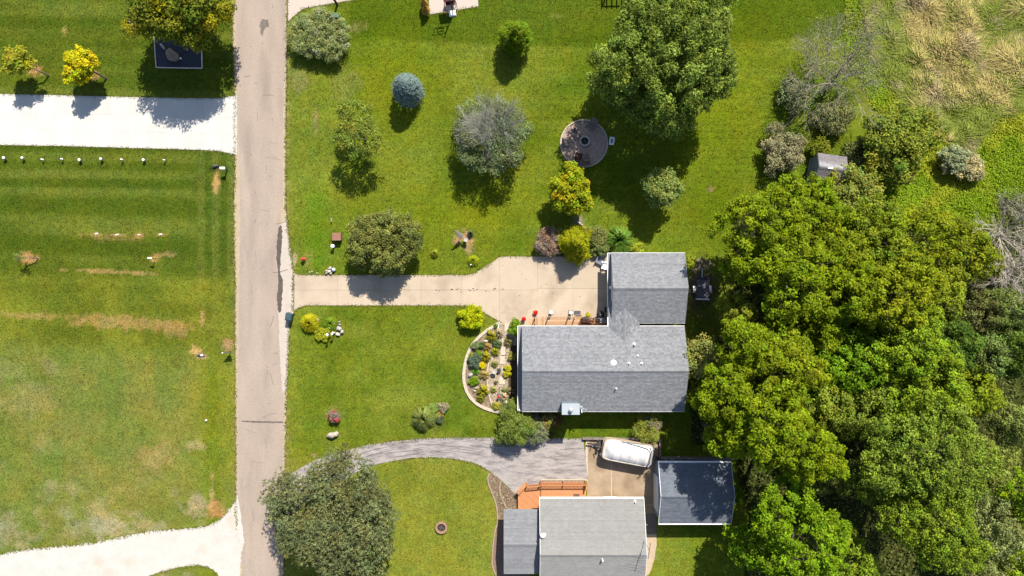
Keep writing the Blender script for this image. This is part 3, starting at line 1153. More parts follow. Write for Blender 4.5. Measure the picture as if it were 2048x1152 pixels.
# windows, doors
for yy in (-2.2, 1.6):
    window(root, (-lx / 2 + .22, yy, 1.5), 'x', 1.5)
for xx in (-5.5, 1.5, 5):
    window(root, (xx, -ly / 2 + .32, 1.5), 'y')
m = MB()
m.box((-3.2, ly / 2 - .31, 1.5), (1.0, .07, 2.05))
d = m.build('door', M_DOOR, root)
m = MB()
m.rock((-2.82, ly / 2 - .25, 1.45), (.04, .04, .04), 1, 6, 4)
m.build('handle', M_STEEL, d)
for xx, yy in ((-lx / 2 - .3, -ly / 2 + .1), (lx / 2 - .3, -ly / 2 + .2)):
    m = MB()
    m.tube([(xx, yy, .1), (xx, yy, EV - .15)], .05, 6)
    m.build('downspout', M_TRIM, root)

# ---- garage
GR = 1.42
root, gx, gy = rect_root('garage', 'detached-looking garage with grey shingle roof at the east end of the driveway court', 'garage', 1223, 506.5, 1369.5, 645.5, EV)
gable(root, gx, gy, EV, GR, ROOFC, .19, M_WALL, seed=8, gut=.05, rakemat=M_RAKE)
gcx, gcy = root.location.x, root.location.y
m = MB()
m.box((-gx / 2 - .15, 0, EV - .37), (.32, gy, .06))
pl = m.build('pent_ledge', M_SHINGLE, root)
pl.color = (*ROOFC, 1)
ca = pl.data.color_attributes.new('Col', 'FLOAT_COLOR', 'POINT')
ca.data.foreach_set('color', [1.0] * (4 * len(pl.data.vertices)))
m = MB()
m.box((-gx / 2 - .335, 0, EV - .36), (.05, gy + .1, .14))
m.box((-gx / 2 - .16, gy / 2 + .035, EV - .36), (.3, .05, .14))
m.build('ledge_fascia', M_TRIM, root)
# sectional door towards the court
m = MB()
m.box((-gx / 2 + .235, .2, 1.12), (.05, 4.9, 2.3))
fr = m.build('garage_door', M_TRIM, root)
for i in range(4):
    m = MB()
    m.box((-gx / 2 + .2, .2, .3 + i * .55), (.03, 4.7, .52))
    m.build('door_panel', M_DOOR, fr)
vent_pipe(root, (-gx / 2 - .1, 0.05, EV + .1), .07, .2, M_TRIM, 'gable_lamp')
window(root, (0, gy / 2 - .32, 1.5), 'y')

# ---- link roof between house and garage
lx0, lym = W(1217, 650, EV)
lx1, _ = W(1278, 650, EV)
_, ly0 = W(1217, 602, EV)
_, ly1 = W(1217, 698, EV)
root = thing('link_roof', 'small grey cross gable roof bridging the ranch house and the garage', 'roof', ((lx0 + lx1) / 2, (ly0 + ly1) / 2, 0))
hw = (lx1 - lx0) / 2
hl = (ly0 - ly1) / 2
lr = .58
rng = np.random.default_rng(5)
m = MB()
ze = EV + .015
m.v = [(-hw, -hl, ze), (0, -hl, ze + lr), (hw, -hl, ze), (-hw, hl, ze), (0, hl, ze + lr), (hw, hl, ze), (-hw, -hl, ze - .05), (hw, -hl, ze - .05), (-hw, hl, ze - .05), (hw, hl, ze - .05)]
m.f = [(0, 1, 4, 3), (1, 2, 5, 4), (6, 8, 9, 7), (0, 3, 8, 6), (2, 7, 9, 5), (0, 6, 7, 2, 1), (3, 4, 5, 9, 8)]
rf = m.build('roof', M_DARK, root)
sl = math.hypot(hw, lr)
A, ca = shingle_slope(rng, (-hw - .02, -hl, ze), (0, 1, 0), (hw / sl, 0, lr / sl), hl * 2, sl, .25)
B, cb = shingle_slope(rng, (hw + .02, -hl, ze), (0, 1, 0), (-hw / sl, 0, lr / sl), hl * 2, sl, .25)
np_mesh('shingles', np.concatenate([A, B]), 4, np.concatenate([ca, cb]), M_SHINGLE, rf, ROOFC, 'stuff')
Q = []
for s_ in (-1, 1):
    for k_ in range(int(hl * 2 / .2)):
        y_ = -hl + k_ * .2
        p = [(0, y_, ze + lr + .05), (0, y_ + .19, ze + lr + .04), (s_ * .14, y_ + .19, ze + lr - .02), (s_ * .14, y_, ze + lr - .01)]
        Q += p if s_ < 0 else p[::-1]
np_mesh('ridge_cap', np.array(Q), 4, np.ones((len(Q), 3)), M_SHINGLE, rf, ROOFC, 'stuff')
m = MB()
gl = (W(1217, 634, EV)[1], W(1217, 653, EV)[1])
m.box((-hw - .06, (gl[0] + gl[1]) / 2 - root.location.y, EV - .03), (.1, gl[0] - gl[1], .12))
m.build('gutter', M_TRIM, root)
m = MB()
m.box((-hw + .35, (gl[0] + gl[1]) / 2 - root.location.y, 1.3), (.1, 1.3, 2.6))
m.build('wall', M_WALL, root)

# ---- south house: main block and west annex
S_E = 2.8
root, lx, ly = rect_root('south_house', 'pale grey roofed house cut by the lower edge of the picture, behind the orange deck', 'house', 1079.5, 998, 1287.5, 1196, S_E)
SH = root
gable(root, lx, ly, S_E, 1.65, alb(188, 187, 184), .07, M_WALL, seed=11, tab=(.3, .34), course=.14, gut=.16, ov=.6)
scx, scy = root.location.x, root.location.y
zz = lambda y: S_E + 1.65 - abs(y) * 1.65 / (ly / 2)
x, y = W(1085, 1069, 3.9)
m = MB()
m.lathe([(.14, -.05), (.14, .3), (.22, .3), (.22, .42), (.06, .5)], (x - scx, y - scy, zz(y - scy)), 12)
m.box((x - scx + .22, y - scy, zz(y - scy) + .1), (.16, .26, .2))
m.build('flue_vent', M_TRIM, root)
x, y = W(1204, 1117, 4.2)
vent_pipe(root, (x - scx, y - scy, zz(y - scy) - .05), .08, .55)
x, y = W(1102, 1098, 4.4)
x, y = W(1270, 990, 2.9)
vent_pipe(root, (W(1270, 999, 2.9)[0] - scx, ly / 2 - .2, S_E + .05), .06, .35)
window(root, (2, ly / 2 - .32, 1.5), 'y')
# roof antenna on a mast at the east gable
root = thing('tv_antenna', 'silver television antenna of six rods on a mast beside the south house gable', 'antenna', (*W(1291, 1100, 0), 0))
ax, ay = root.location.x, root.location.y
AH = 6.6
m = MB()
bx, by = W(1298, 1100, AH)
ax, ay = bx, by
root.location = (ax, ay, 0)
m.tube([(0, 0, 0), (0, 0, AH)], .028, 6)
m.build('mast', M_STEEL, root)
m = MB()
p0 = W3(1301, 1086, AH)
p1 = W3(1296, 1118, AH)
m.bar((p0[0] - ax, p0[1] - ay, AH), (p1[0] - ax, p1[1] - ay, AH), .05)
m.build('boom', M_DARK, root)
for (u0, v0, u1, v1) in ((1272, 1112, 1319, 1120.5), (1274, 1108, 1317, 1115), (1277, 1104, 1317, 1110.5), (1282, 1099, 1314, 1104.5), (1286, 1096, 1313, 1100.5), (1289, 1092, 1311, 1096)):
    a, b = W3(u0, v0, AH + .04), W3(u1, v1, AH + .04)
    m = MB()
    m.bar((a[0] - ax, a[1] - ay, AH + .04), (b[0] - ax, b[1] - ay, AH + .04), .012)
    m.build('element', M_STEEL, root)
m = MB()
a = W3(1303, 1070, 4.0)
m.bar((a[0] - ax - .1, a[1] - ay + .1, 1.0), (a[0] - ax + .15, a[1] - ay, 1.0), .06)
m.build('bracket', M_STEEL, root)

A_E = 2.3
root, lx, ly = rect_root('house_annex', 'low grey roofed annex on the west side of the south house', 'annex', 1007.5, 1019, 1077.5, 1147, A_E)
gable(root, lx, ly, A_E, .75, alb(176, 178, 183), .09, M_WALL, seed=12, fascia=False, tab=(.3, .34), ov=.85, rake=.3, basemat=M_RAKE)

# ---- blue-grey garden garage, bottom right
root, lx, ly = rect_root('storage_garage', 'dark blue-grey roofed storage garage dappled with tree shade beside the boat', 'garage', 1317.5, 926, 1462, 1046, 2.75)
gable(root, lx, ly, 2.75, 1.2, alb(142, 150, 162), .14, M_BLUEWALL, seed=13, ov=.25, rake=.1, gut=.14, tab=(.3, .34))
m = MB()
m.box((-lx / 2 + .06, -.4, 1.1), (.06, 3.4, 2.2))
fr = m.build('garage_door', M_TRIM, root)
for i in range(4):
    m = MB()
    m.box((-lx / 2 + .02, -.4, .3 + i * .53), (.03, 3.2, .5))
    m.build('door_panel', M_DOOR, fr)

# ---- small weathered shed by the meadow
a = W(1634, 313, 2.3)
b = W(1688, 368, 2.3)
root = thing('garden_shed', 'small weathered shed with pale metal and grey shingle roof at the meadow edge', 'shed', ((a[0] + b[0]) / 2, (a[1] + b[1]) / 2, 0), math.radians(-8))
lx, ly = 2.85, 2.95
gable(root, lx, ly, 2.25, .85, alb(166, 160, 164), .12, M_OLDWALL, seed=14, fascia=False, ov=.14, rake=.08, course=.2)
m = MB()
for i in range(6):
    y0 = .02 + i * (1.36 / 6)
    z0 = 2.25 + .85 - y0 * .85 / 1.375 + .05
    y1 = y0 + 1.36 / 6 + .01
    z1 = 2.25 + .85 - y1 * .85 / 1.375 + .05
    m.add([(-1.4, y0, z0), (1.42, y0, z0), (1.42, y1, z1), (-1.4, y1, z1)], [(0, 1, 2, 3)])
m.build('metal_sheet', make_mat('worn_metal', alb(196, 194, 202), var=.1, scale=3, rough=.6, world=False), root)
m = MB()
m.box((-.3, .03, 3.17), (.6, .16, .03), .05)
m.build('loose_ridge_strip', M_TRIM, root)
m = MB()
m.box((-1.33, -.25, 1.0), (.04, .8, 1.9))
d = m.build('door', M_OLDWALL, root)
for zz_ in (.5, 1.5):
    m = MB()
    m.box((-1.36, -.25, zz_), (.02, .8, .07))
    m.build('hinge', M_BLACK, d)
window(root, (-1.31, .6, 1.5), 'x', .5, .5)

# ------------------------------------------------------------------ decks
M_PINE = make_mat('pine_board', alb(236, 190, 146), var=.14, scale=4, var2=.1, scale2=20, world=False, stretch=(.5, 6, 6))
M_ORANGE = make_mat('orange_stain', alb(255, 180, 124), var=.08, scale=4, world=False)
M_ORANGE2 = make_mat('orange_stain_worn', alb(250, 168, 116), var=.1, scale=4, world=False)


def deck_planks(root, poly, z, w, ang, mats, gap=.012, name='plank', seed=0):
    """boards at an angle clipped to a convex polygon (local xy)"""
    ca, sa = math.cos(ang), math.sin(ang)
    d = [-sa * x + ca * y for x, y in poly]
    n = 0
    t = min(d)
    r = random.Random(seed)
    while t < max(d):
        q = clip_half(poly, sa, -ca, -(t + gap / 2))
        q = clip_half(q, -sa, ca, t + w - gap / 2) if len(q) > 2 else q
        if len(q) > 2:
            m = MB()
            m.prism(q, z - .035, z + r.uniform(-.003, .003))
            m.build(name, mats[n % len(mats)], root)
        n += 1
        t += w


M_PINE2 = make_mat('pine_board_dark', alb(222, 172, 128), var=.14, scale=4, var2=.1, scale2=20, world=False)
M_PINE3 = make_mat('pine_board_pale', alb(245, 206, 168), var=.12, scale=4, var2=.1, scale2=20, world=False)
DZ = .5
ox, oy = W(1060, 660, DZ)
root = thing('pine_deck', 'pale pine deck along the north wall of the ranch house', 'deck', (ox, oy, 0))
L = lambda pts, z=DZ: [(W(px, py, z)[0] - ox, W(px, py, z)[1] - oy) for px, py in pts]
deck_planks(root, L([(1090, 633), (1184, 633), (1184, 668), (1090, 668)]), DZ, .14, 0, [M_PINE, M_PINE3, M_PINE, M_PINE2])
deck_planks(root, L([(1070, 634), (1090, 633), (1090, 668), (1070, 668)]), DZ - .002, .14, math.pi / 2, [M_PINE3, M_PINE2, M_PINE, M_PINE3])
deck_planks(root, L([(1186, 635), (1216, 635), (1216, 668), (1186, 668)]), DZ, .14, math.pi / 2, [M_PINE2])
m = MB()
m.prism(L([(1070, 635), (1216, 636), (1216, 668), (1070, 668)]), .02, DZ - .06)
m.build('skirt', M_PINE2, root)
for i, (pa, pb) in enumerate((((1050, 650), (1064, 632)), ((1056, 654), (1069, 635)))):   # angled steps at the west end
    m = MB()
    c1 = L([pa, pb, (pb[0] + 6, pb[1] + 3), (pa[0] + 6, pa[1] + 4)], .3)
    m.prism(c1, .02, .2 + .15 * i)
    m.build('step', M_PINE if i else M_PINE3, root)
for i, (a, b) in enumerate(((1151, 631), (1151, 636.5))):
    pass
for i, y in enumerate((629.5, 634.5)):
    m = MB()
    a = L([(1150, y), (1164, y), (1164, y + 4), (1150, y + 4)], .2 + .2 * i)
    m.prism(a, .02, .2 + .17 * i)
    st = m.build('step', M_PINE3, root)
    m = MB()
    a = L([(1151, y + .6), (1163, y + .6), (1163, y + 3.6), (1151, y + 3.6)], .2 + .2 * i)
    m.prism(a, .2 + .17 * i + .002, .215 + .17 * i)
    m.build('tread_mat', M_DARK, st)
RH = 1.5
for px, py in ((1070, 634), (1096, 634), (1136, 634), (1149, 634), (1165, 634), (1188, 635), (1213, 635)):   # rail posts
    x, y = W(px, py, DZ)
    m = MB()
    tall = px in (1096, 1136)
    m.box((x - ox, y - oy - .06, DZ + (.75 if tall else .5)), (.1, .1, 1.5 if tall else 1.0))
    ps = m.build('post', M_DARK if tall or px > 1160 else M_PINE3, root)
    if tall:
        m = MB()
        m.lathe([(.05, 0), (.14, .03), (.15, .2), (.08, .28), (.02, .32)], (x - ox, y - oy - .06, DZ + 1.5), 8)
        m.build('post_lantern', M_DARK, ps)
m = MB()
x0, y0 = W(1188, 635, RH)
x1, y1 = W(1214, 635, RH)
m.bar((W(1166, 635, DZ)[0] - ox, y0 - oy - .1, RH), (W(1213, 635, DZ)[0] - ox, y0 - oy - .1, RH), .09, .05)
m.build('top_rail', M_DARK, root)
for a, b in ((1070, 1096), (1096, 1136), (1136, 1149)):
    m = MB()
    m.bar((W(a, 634, DZ)[0] - ox, W(a, 634, DZ)[1] - oy - .06, RH - .05), (W(b, 634, DZ)[0] - ox, W(b, 634, DZ)[1] - oy - .06, RH - .05), .022, .022)
    m.build('rail_wire', M_STEEL, root)

# orange deck of the south house
DZ = .55
ox, oy = W(1080, 1000, DZ)
root = thing('orange_deck', 'orange stained deck in two levels with slatted railings on the south house', 'deck', (ox, oy, 0))
L = lambda pts, z=DZ: [(W(px, py, z)[0] - ox, W(px, py, z)[1] - oy) for px, py in pts]
deck_planks(root, L([(1082, 965), (1172, 965), (1172, 1012), (1082, 1012)]), DZ + .12, .14, 0, [M_ORANGE, M_ORANGE, M_ORANGE2])
deck_planks(root, L([(1036, 989), (1053, 970), (1081, 968), (1081, 1030), (1036, 1030)]), DZ, .14, math.radians(-45), [M_ORANGE, M_ORANGE, M_ORANGE2, M_ORANGE])
m = MB()
m.prism(L([(1037, 991), (1054, 973), (1080, 971), (1080, 1030), (1037, 1030)]), .02, DZ - .05)
m.build('skirt', M_ORANGE2, root)
m = MB()
m.prism(L([(1083, 967), (1171, 967), (1171, 1012), (1083, 1012)]), .02, DZ + .06)
m.build('skirt', M_ORANGE2, root)
for i in range(4):                                      # wide bench boards over the cut corner
    m = MB()
    a = Vector((1032.5 + i * 1.5, 984.5 + i * 1.6))
    b = Vector((1049.5 + i * 1.3, 966 + i * 1.4))
    aa, bb = W3(a.x, a.y, 1.0), W3(b.x, b.y, 1.0)
    m.bar((aa[0] - ox, aa[1] - oy, 1.0), (bb[0] - ox, bb[1] - oy, 1.0), .085, .04)
    m.build('bench_slat', M_ORANGE, root)
m = MB()
for t in (.15, .85):
    a = W3(1034 + 16 * t, 987 - 17 * t, .8)
    m.box((a[0] - ox, a[1] - oy, .52), (.1, .1, .96), math.radians(45))
m.build('bench_leg', M_ORANGE2, root)


def railing(a, b, z0, h, sp=.13, lean=0.0):
    """slatted railing between two deck points"""
    a, b = Vector(W3(a[0], a[1], z0)), Vector(W3(b[0], b[1], z0))
    a -= Vector((ox, oy, 0))
    b -= Vector((ox, oy, 0))
    up = Vector((0, 0, h))
    mm = MB()
    mm.bar(a + up, b + up, .09, .04)
    rl = mm.build('top_rail', M_ORANGE, root)
    mm = MB()
    mm.bar(a + up * .12, b + up * .12, .05, .08)
    mm.build('bottom_rail', M_ORANGE2, root)
    mm = MB()
    n = max(2, int((b - a).length / sp))
    for i in range(n + 1):
        p = a.lerp(b, i / n)
        mm.box((p.x, p.y - .03, p.z + h * .48), (.045, .045, h * .92))
    o_ = mm.build('balusters', M_ORANGE, root)
    o_['kind'] = 'stuff'
    k = max(1, int((b - a).length / 1.8))
    for i in range(k + 1):
        p = a.lerp(b, i / k)
        mm = MB()
        mm.box((p.x, p.y + .06, p.z / 2 + h / 2 + .03), (.1, .1, p.z + h + .03))
        mm.build('rail_post', M_ORANGE2, root)


railing((1083, 966), (1171, 966), DZ + .12, .8)
railing((1171, 967.5), (1171, 976), DZ + .12, .8)
railing((1054, 970), (1080, 968), DZ, .8)
m = MB()
a = L([(1147, 988), (1159, 988), (1159, 996), (1147, 996)], .7)
m.prism(a, DZ + .125, DZ + .14)
tag(m.build('door_mat', make_mat('brown_mat', alb(140, 112, 96), var=.3, scale=20, world=False), loc=(ox, oy, 0)), 'brown door mat on the orange deck by the south house wall', 'mat')
# white framed gravel strip against the deck
root = thing('gravel_strip', 'narrow gravel strip framed in pale timber along the top of the orange deck', 'planting strip', (*W(1127, 965), 0))
ox, oy = W(1127, 965)
m = MB()
a, b = W(1083, 960), W(1172, 966)
m.box(((a[0] + b[0]) / 2 - ox, (a[1] + b[1]) / 2 - oy, .04), (b[0] - a[0], a[1] - b[1], .08))
m.build('gravel_fill', M_MULCH, root)
m = MB()
m.bar((a[0] - ox - .05, a[1] - oy + .05, .08), (b[0] - ox + .05, a[1] - oy + .05, .08), .1, .12)
m.build('frame_board', M_EDGE, root)
m = MB()
m.bar((a[0] - ox - .05, a[1] - oy, .08), (a[0] - ox - .05, b[1] - oy, .08), .1, .12)
m.build('frame_board', M_EDGE, root)
# ------------------------------------------------------------------ vegetation
def limb_tubes(rng, top, targets, r0, mat, parent, z_fork, name='trunk', lean=(0, 0)):
    m = MB()
    a = Vector((lean[0], lean[1], -.05))
    pts = [a, Vector((lean[0] * .8, lean[1] * .8, z_fork * .5)), Vector((0, 0, z_fork)), Vector((0, 0, top))]
    m.tube(pts, [r0 * 1.25, r0, r0 * .8, r0 * .15], 7)
    for t in targets:
        t = Vector(t)
        s = Vector((0, 0, z_fork * (.75 + .5 * rng.random())))
        if s.z > top * .9:
            s.z = top * .8
        mid = s.lerp(t, .5) + Vector((rng.normal() * .1, rng.normal() * .1, .15 * (t - s).length * .5))
        L = (t - s).length
        m.tube([s, mid, t], [r0 * .42, r0 * .26, r0 * .06], 5, False)
        for _ in range(2):
            e = mid.lerp(t, .3 + .4 * rng.random())
            f = e + Vector((rng.normal(), rng.normal(), abs(rng.normal()) * .6)) * L * .16
            m.tube([e, f], [r0 * .14, r0 * .03], 4, False)
    return m.build(name, mat, parent)


def crown_clumps(rng, R, hv, n, irr=.22, low=-.45, pinch=0.0):
    """clump centres on an irregular ellipsoid"""
    D = unit(rng.normal(size=(n * 3, 3)))
    D = D[D[:, 2] > low][:n]
    th = np.arctan2(D[:, 1], D[:, 0])
    ph = rng.random(5) * 6.28
    f = 1 + irr * (.6 * np.sin(2 * th + ph[0]) + .5 * np.sin(3 * th + ph[1]) + .4 * np.sin(5 * th + ph[2]))
    rad = .5 + .5 * rng.random(len(D)) ** .45
    P = D * np.stack([R * f * rad, R * f * rad, hv * rad * (1 + .1 * np.sin(4 * th + ph[3]))], 1)
    if pinch:
        s = 1 - pinch * np.clip(P[:, 2] / hv, -1, 1)
        P[:, :2] *= s[:, None]
    return P, D


def leaves_of(rng, P, D, cr, per, ls, up=.55, flat=.75, var=.22, warm=.15, aspect=.55, yellow=None, yfrac=0.0):
    """leaf cards around clump centres"""
    n = len(P)
    crs = cr * (.65 + .7 * rng.random(n))
    cnt = np.maximum(12, (per * (crs / cr) ** 2)).astype(int)
    idx = np.repeat(np.arange(n), cnt)
    d = unit(rng.normal(size=(len(idx), 3)) + np.array([0, 0, .35]))
    rr = (.45 + .55 * rng.random(len(idx)) ** .5) * crs[idx]
    lob = 1 + .28 * np.sin(d[:, 0] * 7 + idx) * np.cos(d[:, 1] * 6 + idx * 2.1)
    Q = P[idx] + d * (rr * lob)[:, None] * np.array([1, 1, flat])
    nn = unit(d * .8 + np.array([0, 0, up]) + rng.normal(size=d.shape) * .45)
    s = ls * (.7 + .6 * rng.random(len(idx)))
    V = cards(rng, Q, nn, s, s * aspect)
    g = (1 + var * rng.normal(size=n) * .6)[idx] * (1 + var * rng.normal(size=len(idx)))
    g = np.clip(g, .4, 1.8)
    w = (warm * rng.normal(size=n))[idx] + warm * .5 * rng.normal(size=len(idx))
    c = np.stack([g * (1 + w), g, g * (1 - w * .6)], 1)
    if yellow is not None:
        pick = (rng.random(n) < yfrac)[idx] & (rng.random(len(idx)) < .8)
        c[pick] = np.array(yellow) * g[pick][:, None]
    return V, np.repeat(c, 4, 0)


def tree(name, label, cat, px, py, rpx, hc, ht, ocol, cr=.85, per=110, ls=.17, seed=0, n=None, irr=.22, up=.55, var=.2, warm=.12,
         group=None, bark=None, yellow=None, yfrac=0., lowcut=-.45, fill=.25, flat=.75, hv=None, aspect=.55, lean=(0, 0), pinch=0.0, mat=None, cover=1.0):
    rng = np.random.default_rng(seed * 77 + 5)
    x, y = W(px, py, hc)
    R = rpx / PPM * (HC - hc) / HC
    hv = hv or (ht - hc)
    root = thing(name, label, cat, (x, y, 0), 0, group)
    Rc = max(R - cr * .7, R * .35)
    hvc = max(hv - cr * .5, hv * .4)
    n = n or int(max(10, 3.1 * cover * (Rc * Rc + Rc * hvc) / (cr * cr)))
    P, D = crown_clumps(rng, Rc, hvc, n, irr, lowcut, pinch)
    P[:, 2] += hc
    P[:, 2] = np.maximum(P[:, 2], cr * .5)
    V, c = leaves_of(rng, P, D, cr, per, ls, up, flat, var, warm, aspect, yellow, yfrac)
    if fill:
        k = int(len(V) / 4 * fill)
        Q = unit(rng.normal(size=(k, 3))) * (rng.random((k, 1)) ** .4) * np.array([Rc * .85, Rc * .85, hvc * .8]) + np.array([0, 0, hc - .1 * hv])
        Q[:, 2] = np.maximum(Q[:, 2], .2)
        nn = unit(rng.normal(size=(k, 3)) + np.array([0, 0, .8]))
        V2 = cards(rng, Q, nn, ls * 1.2, ls * .8)
        V = np.concatenate([V, V2])
        g = .85 + .3 * rng.random(k)
        c = np.concatenate([c, np.repeat(np.stack([g, g, g], 1), 4, 0)])
    tg = P[rng.permutation(len(P))[:min(14, len(P))]] * np.array([.92, .92, .96])
    limb_tubes(rng, hc + hv * .4, tg, max(.05, ht * .016 + .02), bark or M_BARK, root, max(.3, hc - hv * .75), lean=lean)
    np_mesh('crown', V, 4, c, mat or M_LEAF, root, (ocol[0] * 1.15, ocol[1] * 1.15, ocol[2] * .6))
    return root


def twigs_rec(rng, p, d, L, r, depth, out, spread, up, nch):
    k = 3
    pts = [p]
    for i in range(k):
        d = d + Vector((rng.normal(), rng.normal(), rng.normal())) * .13 + Vector((0, 0, up))
        d.normalize()
        p = p + d * L / k
        pts.append(p)
    out.append((pts, r, depth))
    if depth == 0:
        return
    for i in range(nch):
        t = .3 + .7 * (i + rng.random()) / nch
        j = min(k - 1, int(t * k))
        s = pts[j].lerp(pts[j + 1], t * k - j)
        e = d + Vector((rng.normal(), rng.normal(), rng.normal() * .7)) * spread
        e.normalize()
        twigs_rec(rng, s, e, L * (.5 + .3 * rng.random()), r * .5, depth - 1, out, spread, up, nch)


def twig_mesh(paths, name, mat, parent, minr=.008):
    m = MB()
    for pts, r, dep in paths:
        m.tube(pts, [max(minr, r * (1 - .6 * i / (len(pts) - 1))) for i in range(len(pts))], 5 if dep >= 2 else 3, False)
    return m.build(name, mat, parent)


def bare_twigs(parent, name, mat, rng, base, dirs, L, r, depth, spread, up, nch, minr=.008):
    out = []
    for d in dirs:
        twigs_rec(rng, Vector(base), Vector(d).normalized(), L * (.75 + .5 * rng.random()), r, depth, out, spread, up, nch)
    return twig_mesh(out, name, mat, parent, minr)


def fountain(name, label, cat, px, py, rpx, h, ocol, n=500, w=.02, seed=0, group=None, droop=.5, var=.25, warm=.15, upr=.75, loc=None, clump=0, cone=.35):
    """a clump of arching blades"""
    rng = np.random.default_rng(seed + 1234)
    x, y = loc if loc else W(px, py, h * .6)
    R = rpx / PPM
    a = rng.random(n) * 6.283
    if clump:
        k = rng.integers(0, clump, n)
        a = k * 6.283 / clump + rng.normal(size=n) * .12 + .2 * rng.normal(size=clump)[k]
    rr = R * ((.25 + .75 * rng.random(n) ** .6) if cone < .5 else (.03 + .97 * rng.random(n) ** .7))
    b = np.stack([np.cos(a) * R * .12 * rng.random(n), np.sin(a) * R * .12 * rng.random(n), np.zeros(n)], 1)
    hh = h * (.55 + .45 * rng.random(n)) * (1.15 - cone * rr / R)
    if cone > .5:
        cf = (.6 + .6 * rng.random(clump))[k]
        cb = rng.random(clump)[k]
        rr = np.minimum(rr * cf + .12 * R * rng.random(n), R)
        b[:, 2] = h * .5 * cb * (1 - rr / R)
        hh = h * (.85 + .15 * rng.random(n)) * (1.0 - cone * (rr / R) ** (.75 + .7 * cb)) * (.72 + .28 * cf) + .1
    mid = b + np.stack([np.cos(a) * rr * .5, np.sin(a) * rr * .5, hh], 1)
    tip = b + np.stack([np.cos(a) * rr, np.sin(a) * rr, hh * (1 - droop) + .0 * a], 1)
    V = strips(b, mid, tip, w * (.7 + .6 * rng.random(n)))
    g = np.clip(1 + var * rng.normal(size=n), .4, 1.8)
    wm = warm * rng.normal(size=n)
    c = np.repeat(np.stack([g * (1 + wm), g, g * (1 - wm)], 1), 8, 0)
    o = np_mesh(name, V, 4, c, M_BLADE, None, ocol)
    o.location = (x, y, 0)
    tag(o, label, cat, group)
    return o


def shrub(name, label, cat, px, py, rpx, h, ocol, cr=.22, per=60, ls=.075, seed=0, group=None, warm=.07, var=.22, yellow=None, yfrac=0., up=.5, ry=1.0, irr=.18, aspect=.55, fill=.35):
    """small rounded plant: foliage and stems"""
    rng = np.random.default_rng(seed + 555)
    hc = h * .55
    x, y = W(px, py, hc)
    R = rpx / PPM
    root = thing(name, label, cat, (x, y, 0), 0, group)
    cr = min(cr, R * .55)
    Rc = max(R - cr * .6, R * .4)
    n = int(max(9, 3.4 * (Rc / cr) ** 2 + 4))
    P, D = crown_clumps(rng, Rc, h * .42, n, irr, -.3)
    P[:, 1] *= ry
    P[:, 2] += hc
    P[:, 2] = np.maximum(P[:, 2], cr * .4)
    V, c = leaves_of(rng, P, D, cr, per, ls, up, .8, var, warm, aspect, yellow, yfrac)
    k = int(len(V) / 4 * fill)
    Q = unit(rng.normal(size=(k, 3))) * (rng.random((k, 1)) ** .4) * np.array([Rc * .8, Rc * .8 * ry, h * .35]) + np.array([0, 0, hc])
    V2 = cards(rng, Q, unit(rng.normal(size=(k, 3)) + np.array([0, 0, .8])), ls * 1.2, ls * .8)
    V = np.concatenate([V, V2])
    c = np.concatenate([c, np.ones((k * 4, 3))])
    m = MB()
    for t in P[:6]:
        m.tube([(0, 0, 0), (t[0] * .5, t[1] * .5, t[2] * .6), tuple(t)], [.03 * h + .01, .02 * h + .005, .006], 4, False)
    m.build('stem', M_BARK, root)
    np_mesh('foliage', V, 4, c, M_LEAF, root, ocol)
    return root


YG = (.108, .15, .006)
BG = (.09, .16, .01)
MG = (.09, .135, .022)
DG = (.055, .095, .02)
GG = (.135, .155, .07)

# ---- trees on the lots
tree('maple_tree', 'big multi-lobed maple with pale green branch tips, tallest tree on the house lot', 'tree', 1336, 110, 154, 6.6, 12.2, (.1, .14, .036), cr=.56, per=90, ls=.13, seed=5, irr=.22, var=.36, warm=.06, cover=1.0, yellow=(1.55, 1.5, 1.7), yfrac=.2, hv=6, fill=.12, aspect=.42)
tree('shade_tree', 'dark olive shade tree over the black rock bed, cut by the top edge', 'tree', 354, 6, 102, 6.0, 10.5, (.12, .135, .02), cr=.7, per=120, ls=.13, seed=2, irr=.15, yellow=(1.9, 1.5, .5), yfrac=.14, hv=4.6)
tree('young_tree', 'young yellow-green tree on a bare leaning trunk at the far left', 'tree', 36, 122, 33, 2.9, 4.0, (.2, .21, .03), cr=.42, per=55, ls=.13, seed=3, fill=.1, lean=(1.2, -.6), yellow=(1.5, 1.35, .5), yfrac=.12, group=None, flat=.7)
tree('young_tree', 'young bright yellow tree with a mulch ring, right of the leaning young tree', 'tree', 160, 130, 36, 2.9, 4.0, (.32, .3, .012), cr=.34, per=60, ls=.13, seed=4, fill=.15, lean=(1.0, -.5), yellow=(1.15, 1.05, .8), yfrac=.3, irr=.35)
tree('sapling', 'tiny sparse sapling by a bare dirt patch in the left lawn', 'sapling', 38, 514, 14, 1.6, 2.2, (.17, .2, .1), cr=.2, per=20, ls=.055, seed=5, fill=.05, lean=(.9, -.1), n=14)
tree('thin_crabapple', 'thin open crowned tree casting a ragged shadow near the road', 'tree', 716, 262, 58, 3.9, 5.6, (.13, .165, .045), cr=.4, per=44, ls=.09, seed=306, fill=.03, irr=.26, cover=.75, hv=1.5)
tree('crabapple_tree', 'round dense olive crabapple shading the front driveway', 'tree', 768, 484, 74, 2.9, 5.2, (.125, .138, .06), cr=.42, per=85, ls=.085, seed=7, irr=.12, hv=2.3, warm=.06, var=.28)
tree('golden_maple', 'small golden maple with orange tinged tips beside the fire pit circle', 'tree', 1140, 383, 48, 3.1, 5.0, (.2, .215, .012), cr=.45, per=85, ls=.12, seed=8, yellow=(1.6, 1.0, .9), yfrac=.14)
